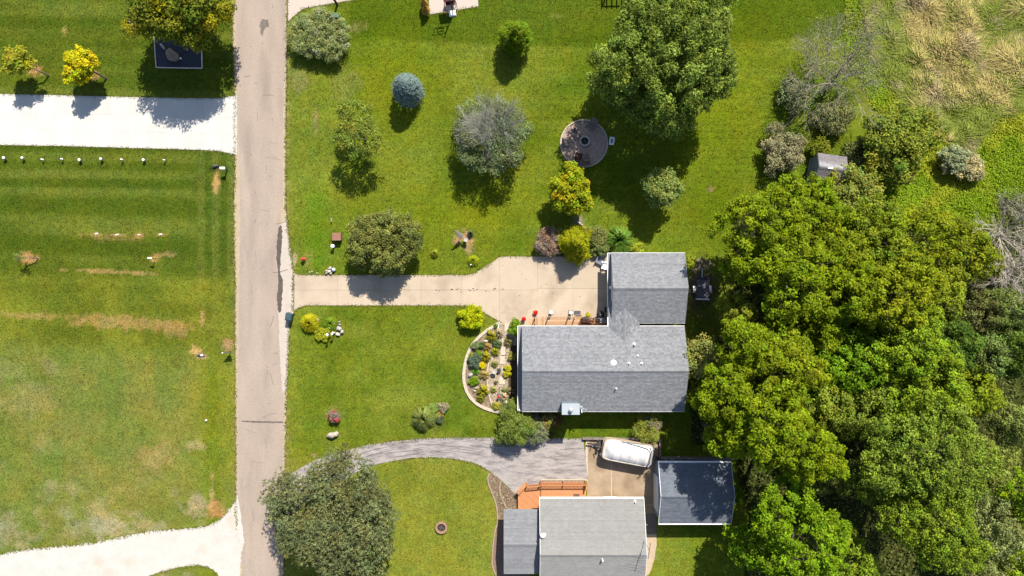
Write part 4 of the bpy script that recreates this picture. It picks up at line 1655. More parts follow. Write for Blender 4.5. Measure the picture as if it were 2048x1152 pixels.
tree('small_lilac', 'small grey-green tree standing in the big maple shadow north of the garage', 'tree', 1324, 378, 43, 3.2, 4.8, (.135, .175, .075), cr=.48, per=85, ls=.13, seed=9, irr=.1)
tree('olive_tree', 'feathery grey-olive tree brushing the east end of the ranch house', 'tree', 1412, 722, 52, 3.4, 5.0, (.19, .2, .085), cr=.5, per=60, ls=.1, seed=10, irr=.35, fill=.1, cover=.9)
# conical arborvitae
tree('arborvitae', 'bright green feathery conical evergreen standing alone in the north lawn', 'tree', 1032, 72, 34, 2.4, 5.2, (.115, .17, .012), cr=.3, per=60, ls=.1, seed=11, pinch=.55, irr=.12, hv=2.6, aspect=.3, up=.7, lowcut=-.95)
# blue spruce
rng = np.random.default_rng(31)
x, y = W(812, 174, 2.6)
root = thing('blue_spruce', 'compact silvery blue spruce in the north lawn', 'tree', (x, y, 0))
n = 9000
R, H = 1.42, 4.5
t = rng.random(n) ** .8
a = rng.random(n) * 6.283
prof = np.sqrt(np.clip(1 - t ** 2.2, 0, 1))
bump = 1 + .1 * np.sin(a * 9 + t * 30) + .07 * rng.normal(size=n)
rr = R * prof * bump * (.75 + .25 * rng.random(n) ** .4)
P = np.stack([np.cos(a) * rr, np.sin(a) * rr, .25 + t * (H - .3)], 1)
nn = unit(np.stack([np.cos(a), np.sin(a), .5 + t], 1) + .5 * rng.normal(size=(n, 3)))
ax_ = unit(np.stack([np.cos(a), np.sin(a), .3 + 0 * a], 1) + .5 * rng.normal(size=(n, 3)))
V = cards(rng, P, nn, .1, .028, axis=ax_)
g = np.clip(1 + .3 * rng.normal(size=n), .4, 1.9)
np_mesh('crown', V, 4, np.repeat(np.stack([g, g, g], 1), 4, 0), M_NEEDLE, root, (.125, .175, .165))
m = MB()
m.tube([(0, 0, 0), (0, 0, H - .2)], [.16, .02], 7)
for i in range(26):
    a = i * 2.4
    z = .4 + i * .15
    rr = R * math.sqrt(max(.05, 1 - (z / H) ** 2.2)) * .8
    m.tube([(0, 0, z), (math.cos(a) * rr, math.sin(a) * rr, z + .15)], [.04, .01], 4, False)
m.build('trunk', M_BARK, root)

# big pine, bottom: tufts of needles
rng = np.random.default_rng(41)
hc, ht = 5.5, 9.5
x, y = W(672, 1036, hc)
root = thing('pine_tree', 'broad grey-green pine leaning over the road, cut by the bottom edge', 'tree', (x, y, 0))
R = 140 / PPM * (HC - hc) / HC
P, D = crown_clumps(rng, R * .9, 3.4, 640, .22, -.5)
P[:, 2] += hc
NT = 13000
tuft = rng.integers(0, len(P), NT)
P[::4] *= np.array([.55, .55, 1])
d = unit(rng.normal(size=(NT, 3)) + np.array([0, 0, .5]))
T = P[tuft] + d * (.35 + .4 * rng.random((NT, 1))) * np.array([1, 1, .7])
per = 5
idx = np.repeat(np.arange(len(T)), per)
dd = unit(d[idx] * .8 + rng.normal(size=(len(idx), 3)) * .6 + np.array([0, 0, .3]))
Q = T[idx] + dd * .14
nn = unit(rng.normal(size=dd.shape) + np.array([0, 0, .9]))
V = cards(rng, Q, nn, .17, .034, axis=dd)
g = np.clip((1 + .22 * rng.normal(size=len(P)))[tuft][idx] * (1 + .2 * rng.normal(size=len(idx))), .35, 1.9)
w_ = (.1 * rng.normal(size=len(P)))[tuft][idx]
np_mesh('crown', V, 4, np.repeat(np.stack([g * (1 + w_), g, g * (1 - w_)], 1), 4, 0), M_NEEDLE, root, (.115, .13, .046))
limb_tubes(rng, hc + 2.5, P[:26] * .95, .24, M_BARK, root, 2.5)

# half bare grey bush tree in the middle of the lawn
rng = np.random.default_rng(51)
x, y = W(980, 268, 3.6)
root = thing('dying_pear_tree', 'half-dead tree with bare grey twigs on top and dark green leaves below', 'tree', (x, y, 0))
P, D = crown_clumps(rng, 3.75, 2.0, 190, .14, -.8)
P[:, 2] = np.clip(P[:, 2] + 2.8 - .25 * P[:, 1], .6, 4.3)
keep = (P[:, 1] < .3) | (np.hypot(P[:, 0], P[:, 1]) > 2.7) | (rng.random(len(P)) < .3)
P = P[keep]
D = D[keep]
V, c = leaves_of(rng, P, D, .55, 95, .085, .4, .8, .28, .08)
np_mesh('crown', V, 4, c, M_LEAF, root, (.115, .145, .06))
dirs = []
for i in range(26):
    a = i * 2.4
    e = .25 + .9 * ((i * .618) % 1)
    dirs.append((math.cos(a) * e, math.sin(a) * e * .95 + .12, .9))
bare_twigs(root, 'bare_branches', make_mat('grey_green_twig', (.235, .235, .2), var=.25, scale=2, world=False), rng, (0, .3, 1.6), dirs, 2.1, .05, 3, .45, .03, 6, .005)
m = MB()
m.tube([(0, .1, 0), (0, .2, 1.5)], [.22, .18], 8)
m.build('trunk', M_BARK, root)

# dead leaning tree beside the meadow
rng = np.random.default_rng(52)
x, y = W(1655, 170, 1)
root = thing('dead_tree', 'sprawling dead grey tree with bare limbs at the edge of the meadow', 'tree', (x, y, 0))
dirs = [(.35, .75, 1.0), (-.7, .3, .8), (.8, -.05, .9), (-.25, -.5, .9), (.1, .35, 1.1), (-.6, .75, .7), (.75, .6, .6), (-.95, -.15, .6), (.45, -.6, .7)]
bare_twigs(root, 'bare_branches', M_PALETWIG, rng, (0, 0, 1.6), dirs, 3.5, .085, 3, .6, .03, 5, .005)
m = MB()
m.tube([(.2, -.1, 0), (.05, 0, .8), (0, 0, 1.8)], [.3, .24, .2], 8)
m.build('trunk', M_GREYBARK, root)
P, D = crown_clumps(rng, 4.6, 2.2, 170, .3, -.7)
P[:, 2] += 4.2
P += np.array([-.5, .3, 0])
V, c = leaves_of(rng, P, D, .7, 36, .065, .4, .8, .25, .12)
np_mesh('sparse_leaves', V, 4, c, M_LEAF, root, (.17, .18, .085))

# bare grey trees by the right edge
M_BONE = make_mat('bleached_twig', (.36, .32, .27), var=.25, scale=2, world=False)
for k, (px, py, lb, Ln, seed) in enumerate(((2020, 470, 'large bare grey tree at the right edge with fine pale branches', 3.0, 61), (2034, 545, 'bare fallen-looking tree at the right edge with long pale limbs below the larger bare tree', 3.2, 62))):
    rng = np.random.default_rng(seed)
    x, y = W(px, py, 3.5)
    root = thing('bare_tree', lb, 'tree', (x, y, 0))
    dirs = [(math.cos(a) * e, math.sin(a) * e, .75) for a, e in zip(np.arange(11) * 2.4, np.linspace(.3, 1.3, 11))]
    bare_twigs(root, 'bare_branches', M_BONE, rng, (0, 0, 1.8), dirs, Ln, .07, 3, .5, .02, 5, .006)
    m = MB()
    m.tube([(0, 0, 0), (0, 0, 2)], [.22, .16], 7)
    m.build('trunk', M_GREYBARK, root)

# ---- scrub by the shed and meadow
shrub('tan_bush', 'round tan-grey bush left of the weathered shed', 'bush', 1566, 298, 47, 2.8, (.25, .235, .12), cr=.4, per=70, ls=.08, seed=71, irr=.3)
tree('hedge_tree', 'olive green spreading tree right of the weathered shed', 'tree', 1795, 285, 84, 2.9, 4.8, (.135, .165, .035), cr=.65, per=80, ls=.13, seed=72, irr=.3, hv=2.0)
tree('shed_bush', 'leafy pale green bush overhanging the shed roof', 'bush', 1712, 383, 58, 2.7, 3.9, (.165, .19, .06), cr=.5, per=75, ls=.11, seed=73, irr=.3, hv=1.3)
shrub('grey_willow_bush', 'silvery grey bush in the meadow right of the spreading tree', 'bush', 1905, 318, 30, 2.0, (.22, .245, .12), cr=.3, per=80, ls=.085, seed=74)
shrub('tan_scrub', 'tan dried scrub beside the silvery bush in the meadow', 'bush', 1938, 335, 30, 1.7, (.36, .32, .15), cr=.3, per=80, ls=.085, seed=75)
shrub('dark_thicket', 'dark olive thicket between the weathered shed and spreading tree', 'bush', 1730, 310, 42, 2.0, (.12, .14, .04), cr=.45, per=80, ls=.1, seed=76)
shrub('feather_bush', 'yellow-green feathery bush directly above the weathered shed', 'bush', 1640, 295, 22, 1.6, (.17, .19, .015), cr=.3, per=70, ls=.08, seed=77)
shrub('olive_brush', 'brownish olive brush under the dead tree', 'bush', 1670, 235, 40, 1.8, (.22, .225, .07), cr=.35, per=60, ls=.09, seed=78)
shrub('olive_brush', 'greyish green brush on the lawn side below the dead tree', 'bush', 1585, 190, 36, 1.6, (.17, .2, .08), cr=.35, per=50, ls=.09, seed=79, fill=.1)

# ---- the wood
WOODT = [
    (1530, 442, 84, 8, YG, 1, 'yellow-green maple at the northwest corner of the wood'), (1628, 432, 72, 6.0, YG, 1, 'yellow-green maple just below the weathered shed'),
    (1496, 522, 50, 7.5, YG, 1, 'yellow-green maple on the wood edge nearest the small trailer'), (1590, 555, 82, 9.5, YG, 1, 'broad yellow-green maple in the second rank below the weathered shed'),
    (1668, 515, 66, 6.5, (.12, .15, .008), 1, 'yellow-green maple left of the bright herb clearing'), (1745, 490, 84, 6, (.11, .145, .015), 2, 'olive green tree below the bright herb clearing'),
    (1838, 492, 88, 6, (.125, .155, .01), 2, 'lime green tree right under the herb clearing'), (1922, 505, 62, 5.5, (.125, .15, .01), 2, 'lime green tree left of the bare grey trees'),
    (1690, 590, 66, 8.5, YG, 1, 'yellow-green maple with dark gaps around it in the upper wood'), (1788, 590, 84, 9.5, (.13, .155, .008), 1, 'bright yellow-green maple in the middle of the upper wood'),
    (1868, 590, 60, 6, (.135, .17, .02), 2, 'mid green tree beside the yellow maple in the upper wood'), (1632, 660, 52, 6, YG, 1, 'small yellow maple above a dark hollow in the wood'),
    (1496, 690, 58, 8.5, YG, 1, 'yellow-green maple closest to the ranch house east wall'), (1562, 735, 76, 10, (.125, .155, .008), 1, 'yellow-green maple in the left middle of the wood'),
    (1652, 728, 62, 6, BG, 2, 'bright green tree in the centre left of the wood'), (1452, 792, 64, 9, YG, 1, 'yellow-green maple leaning towards the southeast corner of the ranch house'),
    (1532, 838, 86, 11, YG, 1, 'large yellow-green maple northeast of the storage garage'), (1606, 895, 76, 10, YG, 1, 'yellow-green maple with golden tips east of the storage garage'),
    (1652, 810, 66, 6, (.14, .175, .03), 2, 'mid green tree between two yellow maples in the lower wood'), (1728, 715, 80, 7, BG, 2, 'bright green crown at the heart of the wood'),
    (1815, 690, 80, 9, (.125, .185, .015), 2, 'fresh green crown right of the heart of the wood'), (1892, 690, 62, 6.5, DG, 2, 'dark green tree in the right part of the wood'),
    (1752, 815, 78, 7.5, (.115, .16, .035), 3, 'fine leaved grey-green tree in the lower middle of the wood'), (1852, 780, 88, 9.5, (.125, .18, .015), 2, 'bright green tree above the largest crown of the wood'),
    (1935, 790, 52, 7, (.14, .18, .015), 2, 'lime tree near the right edge above the largest crown'), (1858, 905, 118, 11, (.115, .165, .03), 3, 'largest crown of the wood, fine leaved and grey-green'),
    (1770, 955, 72, 7, (.11, .16, .03), 3, 'fine leaved tree joined to the left side of the largest crown'), (1868, 1040, 98, 10.5, (.115, .165, .02), 3, 'wide fine leaved tree below the largest crown'),
    (1958, 930, 58, 7, (.14, .165, .055), 3, 'pale grey-green tree at the right of the largest crown'), (1598, 1072, 96, 9.5, (.1, .17, .008), 1, 'bright green maple at the bottom edge near the storage garage'),
    (1512, 1092, 52, 6, (.095, .165, .008), 1, 'smaller bright green maple left of the big one at the bottom edge'), (1690, 1125, 58, 6, (.12, .17, .02), 2, 'green tree in the dark gap at the bottom of the wood'),
    (1945, 628, 40, 4.5, (.085, .09, .05), 3, 'dull brown-green cedar under the bare grey trees'), (1998, 630, 52, 5, (.09, .12, .05), 3, 'dark cedar at the right edge below the bare trees'),
    (2020, 705, 52, 6, DG, 2, 'dark green tree touching the right edge in mid picture'), (1962, 715, 46, 6, (.1, .14, .06), 3, 'grey-green tree left of the dark edge tree'),
    (2018, 845, 44, 6, (.12, .15, .06), 3, 'pale tree touching the right edge beside dark gaps'), (2036, 985, 48, 6, (.12, .19, .012), 2, 'bright green tree touching the right edge low down'),
    (1988, 1062, 58, 6, (.15, .175, .1), 3, 'silvery grey-green tree near the bottom right corner'), (2036, 1128, 46, 5, (.12, .18, .012), 2, 'bright green tree in the bottom right corner'),
    (1952, 1138, 44, 5.5, (.14, .16, .09), 3, 'grey-green tree at the bottom edge near the right corner'), (1452, 880, 40, 8, YG, 1, 'small yellow maple above the storage garage roof'),
    (1470, 622, 34, 4.5, (.13, .15, .02), 1, 'half shaded small tree east of the utility trailer'), (1402, 790, 26, 4, YG, 1, 'low yellow branchy tree at the southeast corner of the ranch house'),
    (1700, 668, 44, 5, (.12, .15, .04), 2, 'shaded green tree in the hollow of the wood'), (1655, 950, 40, 4, (.11, .13, .05), 2, 'low dull tree by the bare soil gap in the lower wood')]
for i, (px, py, r, hc, oc, st, lb) in enumerate(WOODT):
    kw = dict(seed=200 + i, group='trees of the wood')
    if st == 1:
        tree('maple_tree', lb, 'tree', px, py, r * 1.04, hc, hc + 3.2, oc, cr=.42, per=52, ls=.125, irr=.3, var=.26, warm=.06, hv=3.6, cover=.56, fill=.04, flat=.6, up=.8, **kw)
    elif st == 2:
        tree('broadleaf_tree', lb, 'tree', px, py, r * 1.04, hc, hc + 3.0, oc, cr=.42, per=52, ls=.115, irr=.3, var=.3, warm=.07, hv=3.4, cover=.58, fill=.05, flat=.65, up=.7, **kw)
    else:
        tree('ash_tree', lb, 'tree', px, py, r * 1.05, hc, hc + 2.8, oc, cr=.38, per=46, ls=.098, irr=.3, var=.32, warm=.06, hv=3.2, cover=.64, fill=.06, **kw)

# ---- undergrowth of the wood and shaded ground cover (nobody could count it)
rng = np.random.default_rng(91)
n = 26000
PX = rng.uniform(1380, 2120, n)
PY = rng.uniform(380, 1200, n)
k = in_poly(PX, PY, WOOD)
PX, PY = PX[k], PY[k]
n = len(PX)
X, Y = (PX - 1024) / PPM, (576 - PY) / PPM
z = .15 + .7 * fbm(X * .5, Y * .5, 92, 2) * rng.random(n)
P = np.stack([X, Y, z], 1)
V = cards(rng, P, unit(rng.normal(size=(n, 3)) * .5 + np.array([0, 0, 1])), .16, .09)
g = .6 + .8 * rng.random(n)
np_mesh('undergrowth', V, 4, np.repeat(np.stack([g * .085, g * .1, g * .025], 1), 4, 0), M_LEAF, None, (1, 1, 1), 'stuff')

# ---- meadow: lodged tall grass, green weeds
rng = np.random.default_rng(93)
n = 130000
PX = rng.uniform(1640, 2120, n)
PY = rng.uniform(-40, 480, n)
X, Y = (PX - 1024) / PPM, (576 - PY) / PPM
e = 26 * (fbm(X * .3, Y * .3, 61, 3) - .5) * 2
im = in_poly(PX + e, PY + e, MEADOW)
ih = in_poly(PX + e, PY + e, HERBS)
edge = in_poly(PX + e * 2 + 45, PY - e, MEADOW) & ~im
PX, PY, X, Y = [q_[im] for q_ in (PX, PY, X, Y)]
n = len(X)
fl = fbm(X * .22, Y * .22, 94, 2) * 5.0 - 1.3 + 1.2 * (fbm(X * .7, Y * .7, 95, 2) - .5)
fl = fl + rng.normal(size=n) * .6
tuss = fbm(X * .8, Y * .8, 96, 2)
L = .8 + .9 * rng.random(n)
gp = sstep(.3, .62, fbm(X * .42, Y * .42, 97, 4) + .12 * sstep(1860, 1730, PX))
grn = np.clip((rng.random(n) < gp) * .75 + .25 * rng.random(n), 0, 1)
hgt = (.15 + 1.15 * tuss ** 1.4) * (1 - .4 * gp)
b = np.stack([X, Y, np.zeros(n)], 1)
dirv = np.stack([np.cos(fl), np.sin(fl), np.zeros(n)], 1)
mid = b + dirv * (L * .4)[:, None] + np.array([0, 0, 1]) * (hgt * (.8 + .3 * rng.random(n)))[:, None]
tip = b + dirv * (L * .95)[:, None] + np.array([0, 0, 1]) * (hgt * .65)[:, None]
V = strips(b, mid, tip, .01 + .013 * rng.random(n))
tan = np.array((.42, .34, .135))
gr = np.array((.16, .215, .025))
c = tan * (1 - grn[:, None]) + gr * grn[:, None]
pink = sstep(.58, .7, fbm(X * .5, Y * .5, 98, 2))
c = c * (1 - .5 * pink[:, None]) + np.array((.36, .27, .19)) * .5 * pink[:, None]
c = c * np.clip(1 + .3 * rng.normal(size=n), .35, 1.9)[:, None]
np_mesh('meadow_grass', V, 4, np.repeat(c, 8, 0), M_BLADE, None, (1, 1, 1), 'stuff')

n = 60000
PX = rng.uniform(1640, 2120, n)
PY = rng.uniform(-40, 480, n)
X, Y = (PX - 1024) / PPM, (576 - PY) / PPM
e = 26 * (fbm(X * .3, Y * .3, 61, 3) - .5) * 2
k = in_poly(PX + e, PY + e, HERBS) | (in_poly(PX + e, PY + e, MEADOW) & (rng.random(n) < .55 * sstep(.5, .62, fbm(X * .7, Y * .7, 140, 3)))) | (in_poly(PX + e * 2 + 50, PY - e, MEADOW) & ~in_poly(PX + e, PY + e, MEADOW) & (PX > 1690))
PX, PY, X, Y = [q_[k] for q_ in (PX, PY, X, Y)]
n = len(X)
fl = rng.random(n) * 6.283
h = .06 + .55 * fbm(X * .8, Y * .8, 99, 3) ** 1.6 * rng.random(n)
L = .15 + .3 * rng.random(n)
b = np.stack([X, Y, np.zeros(n)], 1)
dirv = np.stack([np.cos(fl), np.sin(fl), np.zeros(n)], 1)
V = strips(b, b + dirv * (L * .5)[:, None] + np.array([0, 0, 1]) * h[:, None], b + dirv * L[:, None] + np.array([0, 0, 1]) * (h * .8)[:, None], (.02 + .022 * rng.random(n)))
yl = sstep(.38, .6, fbm(X * .3, Y * .3, 100, 3))
c = np.array((.18, .27, .012)) * (1 - yl[:, None]) + np.array((.28, .3, .02)) * yl[:, None]
c = c * np.clip(1 + .28 * rng.normal(size=n), .35, 1.9)[:, None]
np_mesh('tall_weeds', V, 4, np.repeat(c, 8, 0), M_BLADE, None, (1, 1, 1), 'stuff')

# ---- short lawn blades give the mown grass real relief
rng = np.random.default_rng(101)
n = 230000
X = rng.uniform(-53, 34, n)
Y = rng.uniform(-30, 30, n)
PX, PY = 1024 + X * PPM, 576 - Y * PPM
SOLID = [[(462, -300), (463, 0), (468, 330), (470, 900), (474, 1200), (568, 1200), (571, 900), (578, 660), (588, 622), (588, 546), (572, 420), (572, 0), (572, -300)],
         [(-200, 184), (0, 188), (250, 194), (474, 190), (474, 311), (432, 301), (0, 290), (-200, 288)],
         [(588, 545), (936, 549), (1000, 512), (1220, 512), (1220, 655), (1036, 655), (1000, 825), (950, 806), (926, 760), (930, 720), (950, 680), (1000, 645), (966, 626), (940, 612), (588, 622)],
         [(575, -140), (715, -140), (715, 0), (606, 19), (576, 45)], [(850, -140), (948, -140), (958, 14), (858, 31)],
         [(-300, 1146), (0, 1104), (180, 1083), (300, 1058), (430, 1042), (470, 1000), (490, 1160), (-300, 1260)],
         [(560, 960), (640, 914), (760, 884), (950, 873), (1325, 873), (1325, 1200), (984, 1200), (984, 1100), (998, 1044), (976, 946), (900, 919), (780, 925), (690, 960), (562, 1045)],
         [(1036, 650), (1372, 650), (1372, 824), (1036, 824)], [(1217, 505), (1372, 505), (1372, 650), (1217, 650)], [(310, 80), (405, 80), (405, 137), (310, 137)], WOOD, MEADOW, HERBS]
k = np.ones(n, bool)
for p in SOLID:
    k &= ~in_poly(PX, PY, p)
k &= np.hypot(PX - 1168, PY - 287) > 47
X, Y = X[k], Y[k]
n = len(X)
fl = rng.random(n) * 6.283
L = .05 + .09 * rng.random(n)
h = .03 + .05 * rng.random(n)
b = np.stack([X, Y, np.zeros(n)], 1)
dv = np.stack([np.cos(fl), np.sin(fl), np.zeros(n)], 1)
side = np.stack([-np.sin(fl), np.cos(fl), np.zeros(n)], 1) * (.03 + .03 * rng.random(n))[:, None]
V = np.empty((n, 3, 3))
V[:, 0] = b - side
V[:, 1] = b + side
V[:, 2] = b + dv * L[:, None] + np.array([0, 0, 1]) * h[:, None]
c = lawn_col(X, Y) * (np.clip(1.05 + .3 * rng.normal(size=n), .3, 2.3) * (.62 + .85 * fbm(X * 2.4, Y * 2.4, 103, 2)))[:, None]
np_mesh('grass_blades', V.reshape(-1, 3), 3, np.repeat(c, 3, 0), M_BLADE, None, (1, 1, 1), 'stuff')

# ---- grass creeping over the edges of drives, road and beds
rng = np.random.default_rng(111)
EDGES = [[(0, 188), (100, 190), (250, 194), (400, 197), (440, 196), (473, 191)], [(0, 290.5), (120, 292.5), (300, 297.5), (432, 301.5), (450, 304.5), (470, 309)],
         [(590, 547), (599, 550), (936, 550), (950, 546), (962, 539), (999, 514), (1006, 513), (1060, 513)], [(590, 621), (599, 615), (612, 611), (940, 611), (966, 624), (999, 643)],
         [(576, 44), (590, 31), (606, 18), (715, -1)], [(859, 29), (957, 13)], sh_l[1:-1], sh_r[1:-1][::-1],
         [(640, 917), (700, 899), (760, 886), (850, 877), (950, 875), (1060, 876), (1165, 877)], [(950, 927), (900, 917), (840, 915), (780, 923)], [(950, 927), (985, 946)],
         [(0, 1108), (60, 1098), (180, 1087), (240, 1075), (300, 1062), (400, 1055), (430, 1046), (452, 1027), (468, 1006), (474, 985)], [(320, 1144), (360, 1134), (396, 1130), (418, 1134), (434, 1146)],
         [(975, 660), (952, 680), (937, 704), (928, 735), (927, 760), (934, 785), (950, 806), (975, 819), (1001, 825)]]
B = []
for line in EDGES:
    p = [Vector(q_) for q_ in wp(line)]
    for a, b in zip(p[:-1], p[1:]):
        k = int((b - a).length * 34)
        t = rng.random((k, 1))
        nrm = Vector((-(b - a).y, (b - a).x)).normalized()
        B.append(np.array(a)[None] * (1 - t) + np.array(b)[None] * t + np.array(nrm)[None] * rng.normal(size=(k, 1)) * .07)
B = np.concatenate(B)
n = len(B)
fl = rng.random(n) * 6.283
L = .07 + .13 * rng.random(n)
b = np.stack([B[:, 0], B[:, 1], .01 + 0 * fl], 1)
dv = np.stack([np.cos(fl), np.sin(fl), 0 * fl], 1)
side = np.stack([-np.sin(fl), np.cos(fl), 0 * fl], 1) * (.02 + .025 * rng.random(n))[:, None]
V = np.empty((n, 3, 3))
V[:, 0] = b - side
V[:, 1] = b + side
V[:, 2] = b + dv * L[:, None] + np.array([0, 0, 1]) * (.05 + .09 * rng.random(n))[:, None]
c = np.array((.11, .13, .02)) * np.clip(1 + .35 * rng.normal(size=(n, 1)), .3, 2.2)
dry = rng.random(n) < .2
c[dry] = np.array((.25, .2, .1))
np_mesh('edge_grass', V.reshape(-1, 3), 3, np.repeat(c, 3, 0), M_BLADE, None, (1, 1, 1), 'stuff')

# ---- litter, seedlings and bits of bark strewn over the beds
rng = np.random.default_rng(121)
BEDP = [(1000, 648), (976, 664), (954, 683), (939, 706), (932, 736), (931, 760), (938, 784), (953, 802), (976, 815), (1000, 820), (1016, 818), (1019, 700), (1016, 650)]
n = 9000
PX = np.concatenate([rng.uniform(926, 1036, n // 2), rng.uniform(976, 1040, n // 4), rng.uniform(1070, 1225, n // 4)])
PY = np.concatenate([rng.uniform(645, 824, n // 2), rng.uniform(945, 1046, n // 4), rng.uniform(462, 512, n // 4)])
k = in_poly(PX, PY, BEDP) | ((PX > 976) & (PY > 944) & in_poly(PX, PY, [(979, 946), (988, 948), (1036, 992), (1034, 1016), (1008, 1020), (1006, 1046), (997, 1044), (990, 1000)])) | (PY < 512)
PX, PY = PX[k], PY[k]
n = len(PX)
P = np.stack([(PX - 1024) / PPM, (576 - PY) / PPM, .045 + .05 * rng.random(n)], 1)
V = cards(rng, P, unit(rng.normal(size=(n, 3)) * .5 + np.array([0, 0, 1])), .035 + .04 * rng.random(n), .02 + .025 * rng.random(n))
pal = np.array([(.3, .22, .15), (.14, .09, .06), (.1, .15, .03), (.42, .36, .28), (.2, .2, .05), (.24, .15, .09)])
c = pal[rng.integers(0, 6, n)] * (.6 + .8 * rng.random((n, 1)))
np_mesh('bed_litter', V, 4, np.repeat(c, 4, 0), M_LEAF, None, (1, 1, 1), 'stuff')
tree('golden_cypress', 'yellow-green conical evergreen spreading over the north edge of the driveway court', 'shrub', 1151, 486, 37, 1.7, 4.7, (.215, .225, .01), cr=.3, per=75, ls=.085, seed=131, pinch=.62, irr=.22, hv=2.9, aspect=.3, up=.5, lowcut=-.95, warm=.06, flat=.9)
tree('feathery_juniper', 'large feathery green juniper off the southwest corner of the ranch house', 'shrub', 1031, 850, 45, 1.6, 3.7, (.125, .165, .055), cr=.34, per=75, ls=.09, seed=132, pinch=.4, irr=.3, hv=2.1, aspect=.28, up=.5, lowcut=-.8, warm=.06)
# ------------------------------------------------------------------ bushes and ornamental plants of the gardens
shrub('lime_bush', 'round lime yellow bush at the driveway corner beside the front garden', 'bush', 944, 633, 26, 1.5, (.3, .34, .004), cr=.26, per=80, ls=.08, seed=1, warm=.08)
shrub('round_shrub', 'round clipped green shrub at the northwest corner of the ranch house', 'shrub', 1033, 657, 17, 1.5, (.12, .2, .01), cr=.2, per=80, ls=.06, seed=2, ry=1.25, warm=.06)
fountain('feather_fern', 'pale green feathery plant between the brown shrub and yellow evergreen', 'plant', 1128, 472, 22, 1.3, (.23, .28, .06), 900, .016, 4, droop=.5, clump=30)
shrub('brown_shrub', 'pinkish brown dried shrub on the north edge of the driveway court', 'shrub', 1098, 484, 30, 1.5, (.24, .165, .12), cr=.28, per=90, ls=.06, seed=5, warm=.1)
shrub('dark_shrub', 'dark olive shrub beneath the golden maple', 'shrub', 1190, 478, 26, 1.5, (.15, .165, .045), cr=.26, per=80, ls=.07, seed=6)
shrub('mixed_shrub', 'loose green shrub between the yellow evergreen and the garage corner', 'shrub', 1200, 497, 20, 1.2, (.13, .17, .05), cr=.24, per=70, ls=.07, seed=7)
fountain('broad_fern', 'bright green broad fronded plant at the garage northwest corner', 'plant', 1238, 480, 30, 1.5, (.12, .22, .03), 900, .034, 8, droop=.5, clump=34)
shrub('yellow_perennial', 'yellow-green low plant on the garage north wall', 'plant', 1275, 497, 14, .7, (.24, .28, .02), cr=.16, per=50, ls=.06, seed=9)
shrub('yellow_perennial', 'yellow-green low plants at the northeast garage corner', 'plant', 1378, 525, 14, .6, (.24, .28, .02), cr=.16, per=50, ls=.06, seed=10, ry=1.4)
fountain('yellow_grass', 'yellow ornamental grass by the teal bin near the road', 'ornamental grass', 618, 646, 19, 1.1, (.36, .34, .012), 1500, .018, 11, droop=.4, warm=.1)
shrub('yellow_weeds', 'straggling yellow-green weeds right of the yellow ornamental grass', 'plant', 645, 668, 17, .45, (.25, .27, .015), cr=.14, per=40, ls=.055, seed=12, irr=.35)
fountain('green_perennial', 'low green spreading plant behind the white stones near the road', 'plant', 660, 648, 16, .5, (.14, .22, .015), 700, .016, 13)
shrub('red_leaf_shrub', 'small purple-brown shrub with a red edge beside a white boulder', 'shrub', 668, 832, 14, 1.0, (.2, .145, .11), cr=.18, per=80, ls=.05, seed=14, yellow=(2.2, .3, .4), yfrac=.07, warm=.1)
fountain('arching_grass', 'arching pale green grass clump casting shade on the grey drive', 'ornamental grass', 846, 838, 25, 1.5, (.19, .23, .055), 1300, .022, 15, droop=.5, clump=26)
shrub('bed_plant', 'loose green plants behind the arching grass clump', 'plant', 862, 822, 17, .6, (.16, .22, .04), cr=.16, per=50, ls=.055, seed=16, irr=.3)
shrub('tan_perennial', 'tan seed headed plant at the right of the small lawn bed', 'plant', 885, 815, 12, .7, (.26, .23, .13), cr=.15, per=60, ls=.045, seed=17)
shrub('orange_flowers', 'small clump of orange flowers in the small lawn bed', 'flowers', 881, 829, 8, .4, (.3, .22, .06), cr=.12, per=50, ls=.045, seed=18, yellow=(2, .9, .4), yfrac=.4)
shrub('dark_perennial', 'dark leaved plant at the bottom of the small lawn bed', 'plant', 879, 840, 8, .5, (.08, .1, .06), cr=.12, per=40, ls=.05, seed=19)
shrub('grey_sage', 'grey-green bush right of the feathery juniper', 'bush', 1072, 866, 26, 1.6, (.16, .185, .1), cr=.26, per=90, ls=.055, seed=21)
shrub('tan_sage', 'tan topped bush between the juniper and the house wall', 'bush', 1066, 845, 18, 1.3, (.25, .215, .14), cr=.22, per=80, ls=.05, seed=22)
shrub('golden_barberry', 'golden and dark red barberry left of the chimney', 'bush', 1098, 843, 18, 1.4, (.24, .23, .05), cr=.22, per=80, ls=.055, seed=23, yellow=(.8, .3, .7), yfrac=.3)
shrub('dark_red_shrub', 'dark red leaved shrub in the shade beside the chimney', 'bush', 1112, 842, 15, 1.3, (.14, .075, .03), cr=.2, per=70, ls=.055, seed=24)
tree('tall_wispy_grass', 'tall wispy green plant with brown plumes above the covered boat', 'ornamental grass', 1294, 858, 34, 1.0, 2.0, (.19, .215, .06), cr=.3, per=45, ls=.09, seed=141, irr=.4, hv=1.0, aspect=.16, up=.3, fill=.05, cover=.8)
shrub('plume_shrub', 'brown seed plumes behind the tall wispy grass', 'plant', 1306, 846, 18, 1.5, (.22, .19, .13), cr=.2, per=40, ls=.05, seed=26, irr=.35, fill=.05)
shrub('willow_mass', 'broad whitish green willow bush mass at the north driveway by the road', 'bush', 638, 70, 63, 2.3, (.2, .235, .075), cr=.34, per=85, ls=.085, seed=27, aspect=.28, ry=.88, irr=.1, yellow=(1.5, 1.35, 2.2), yfrac=.22, fill=.4)
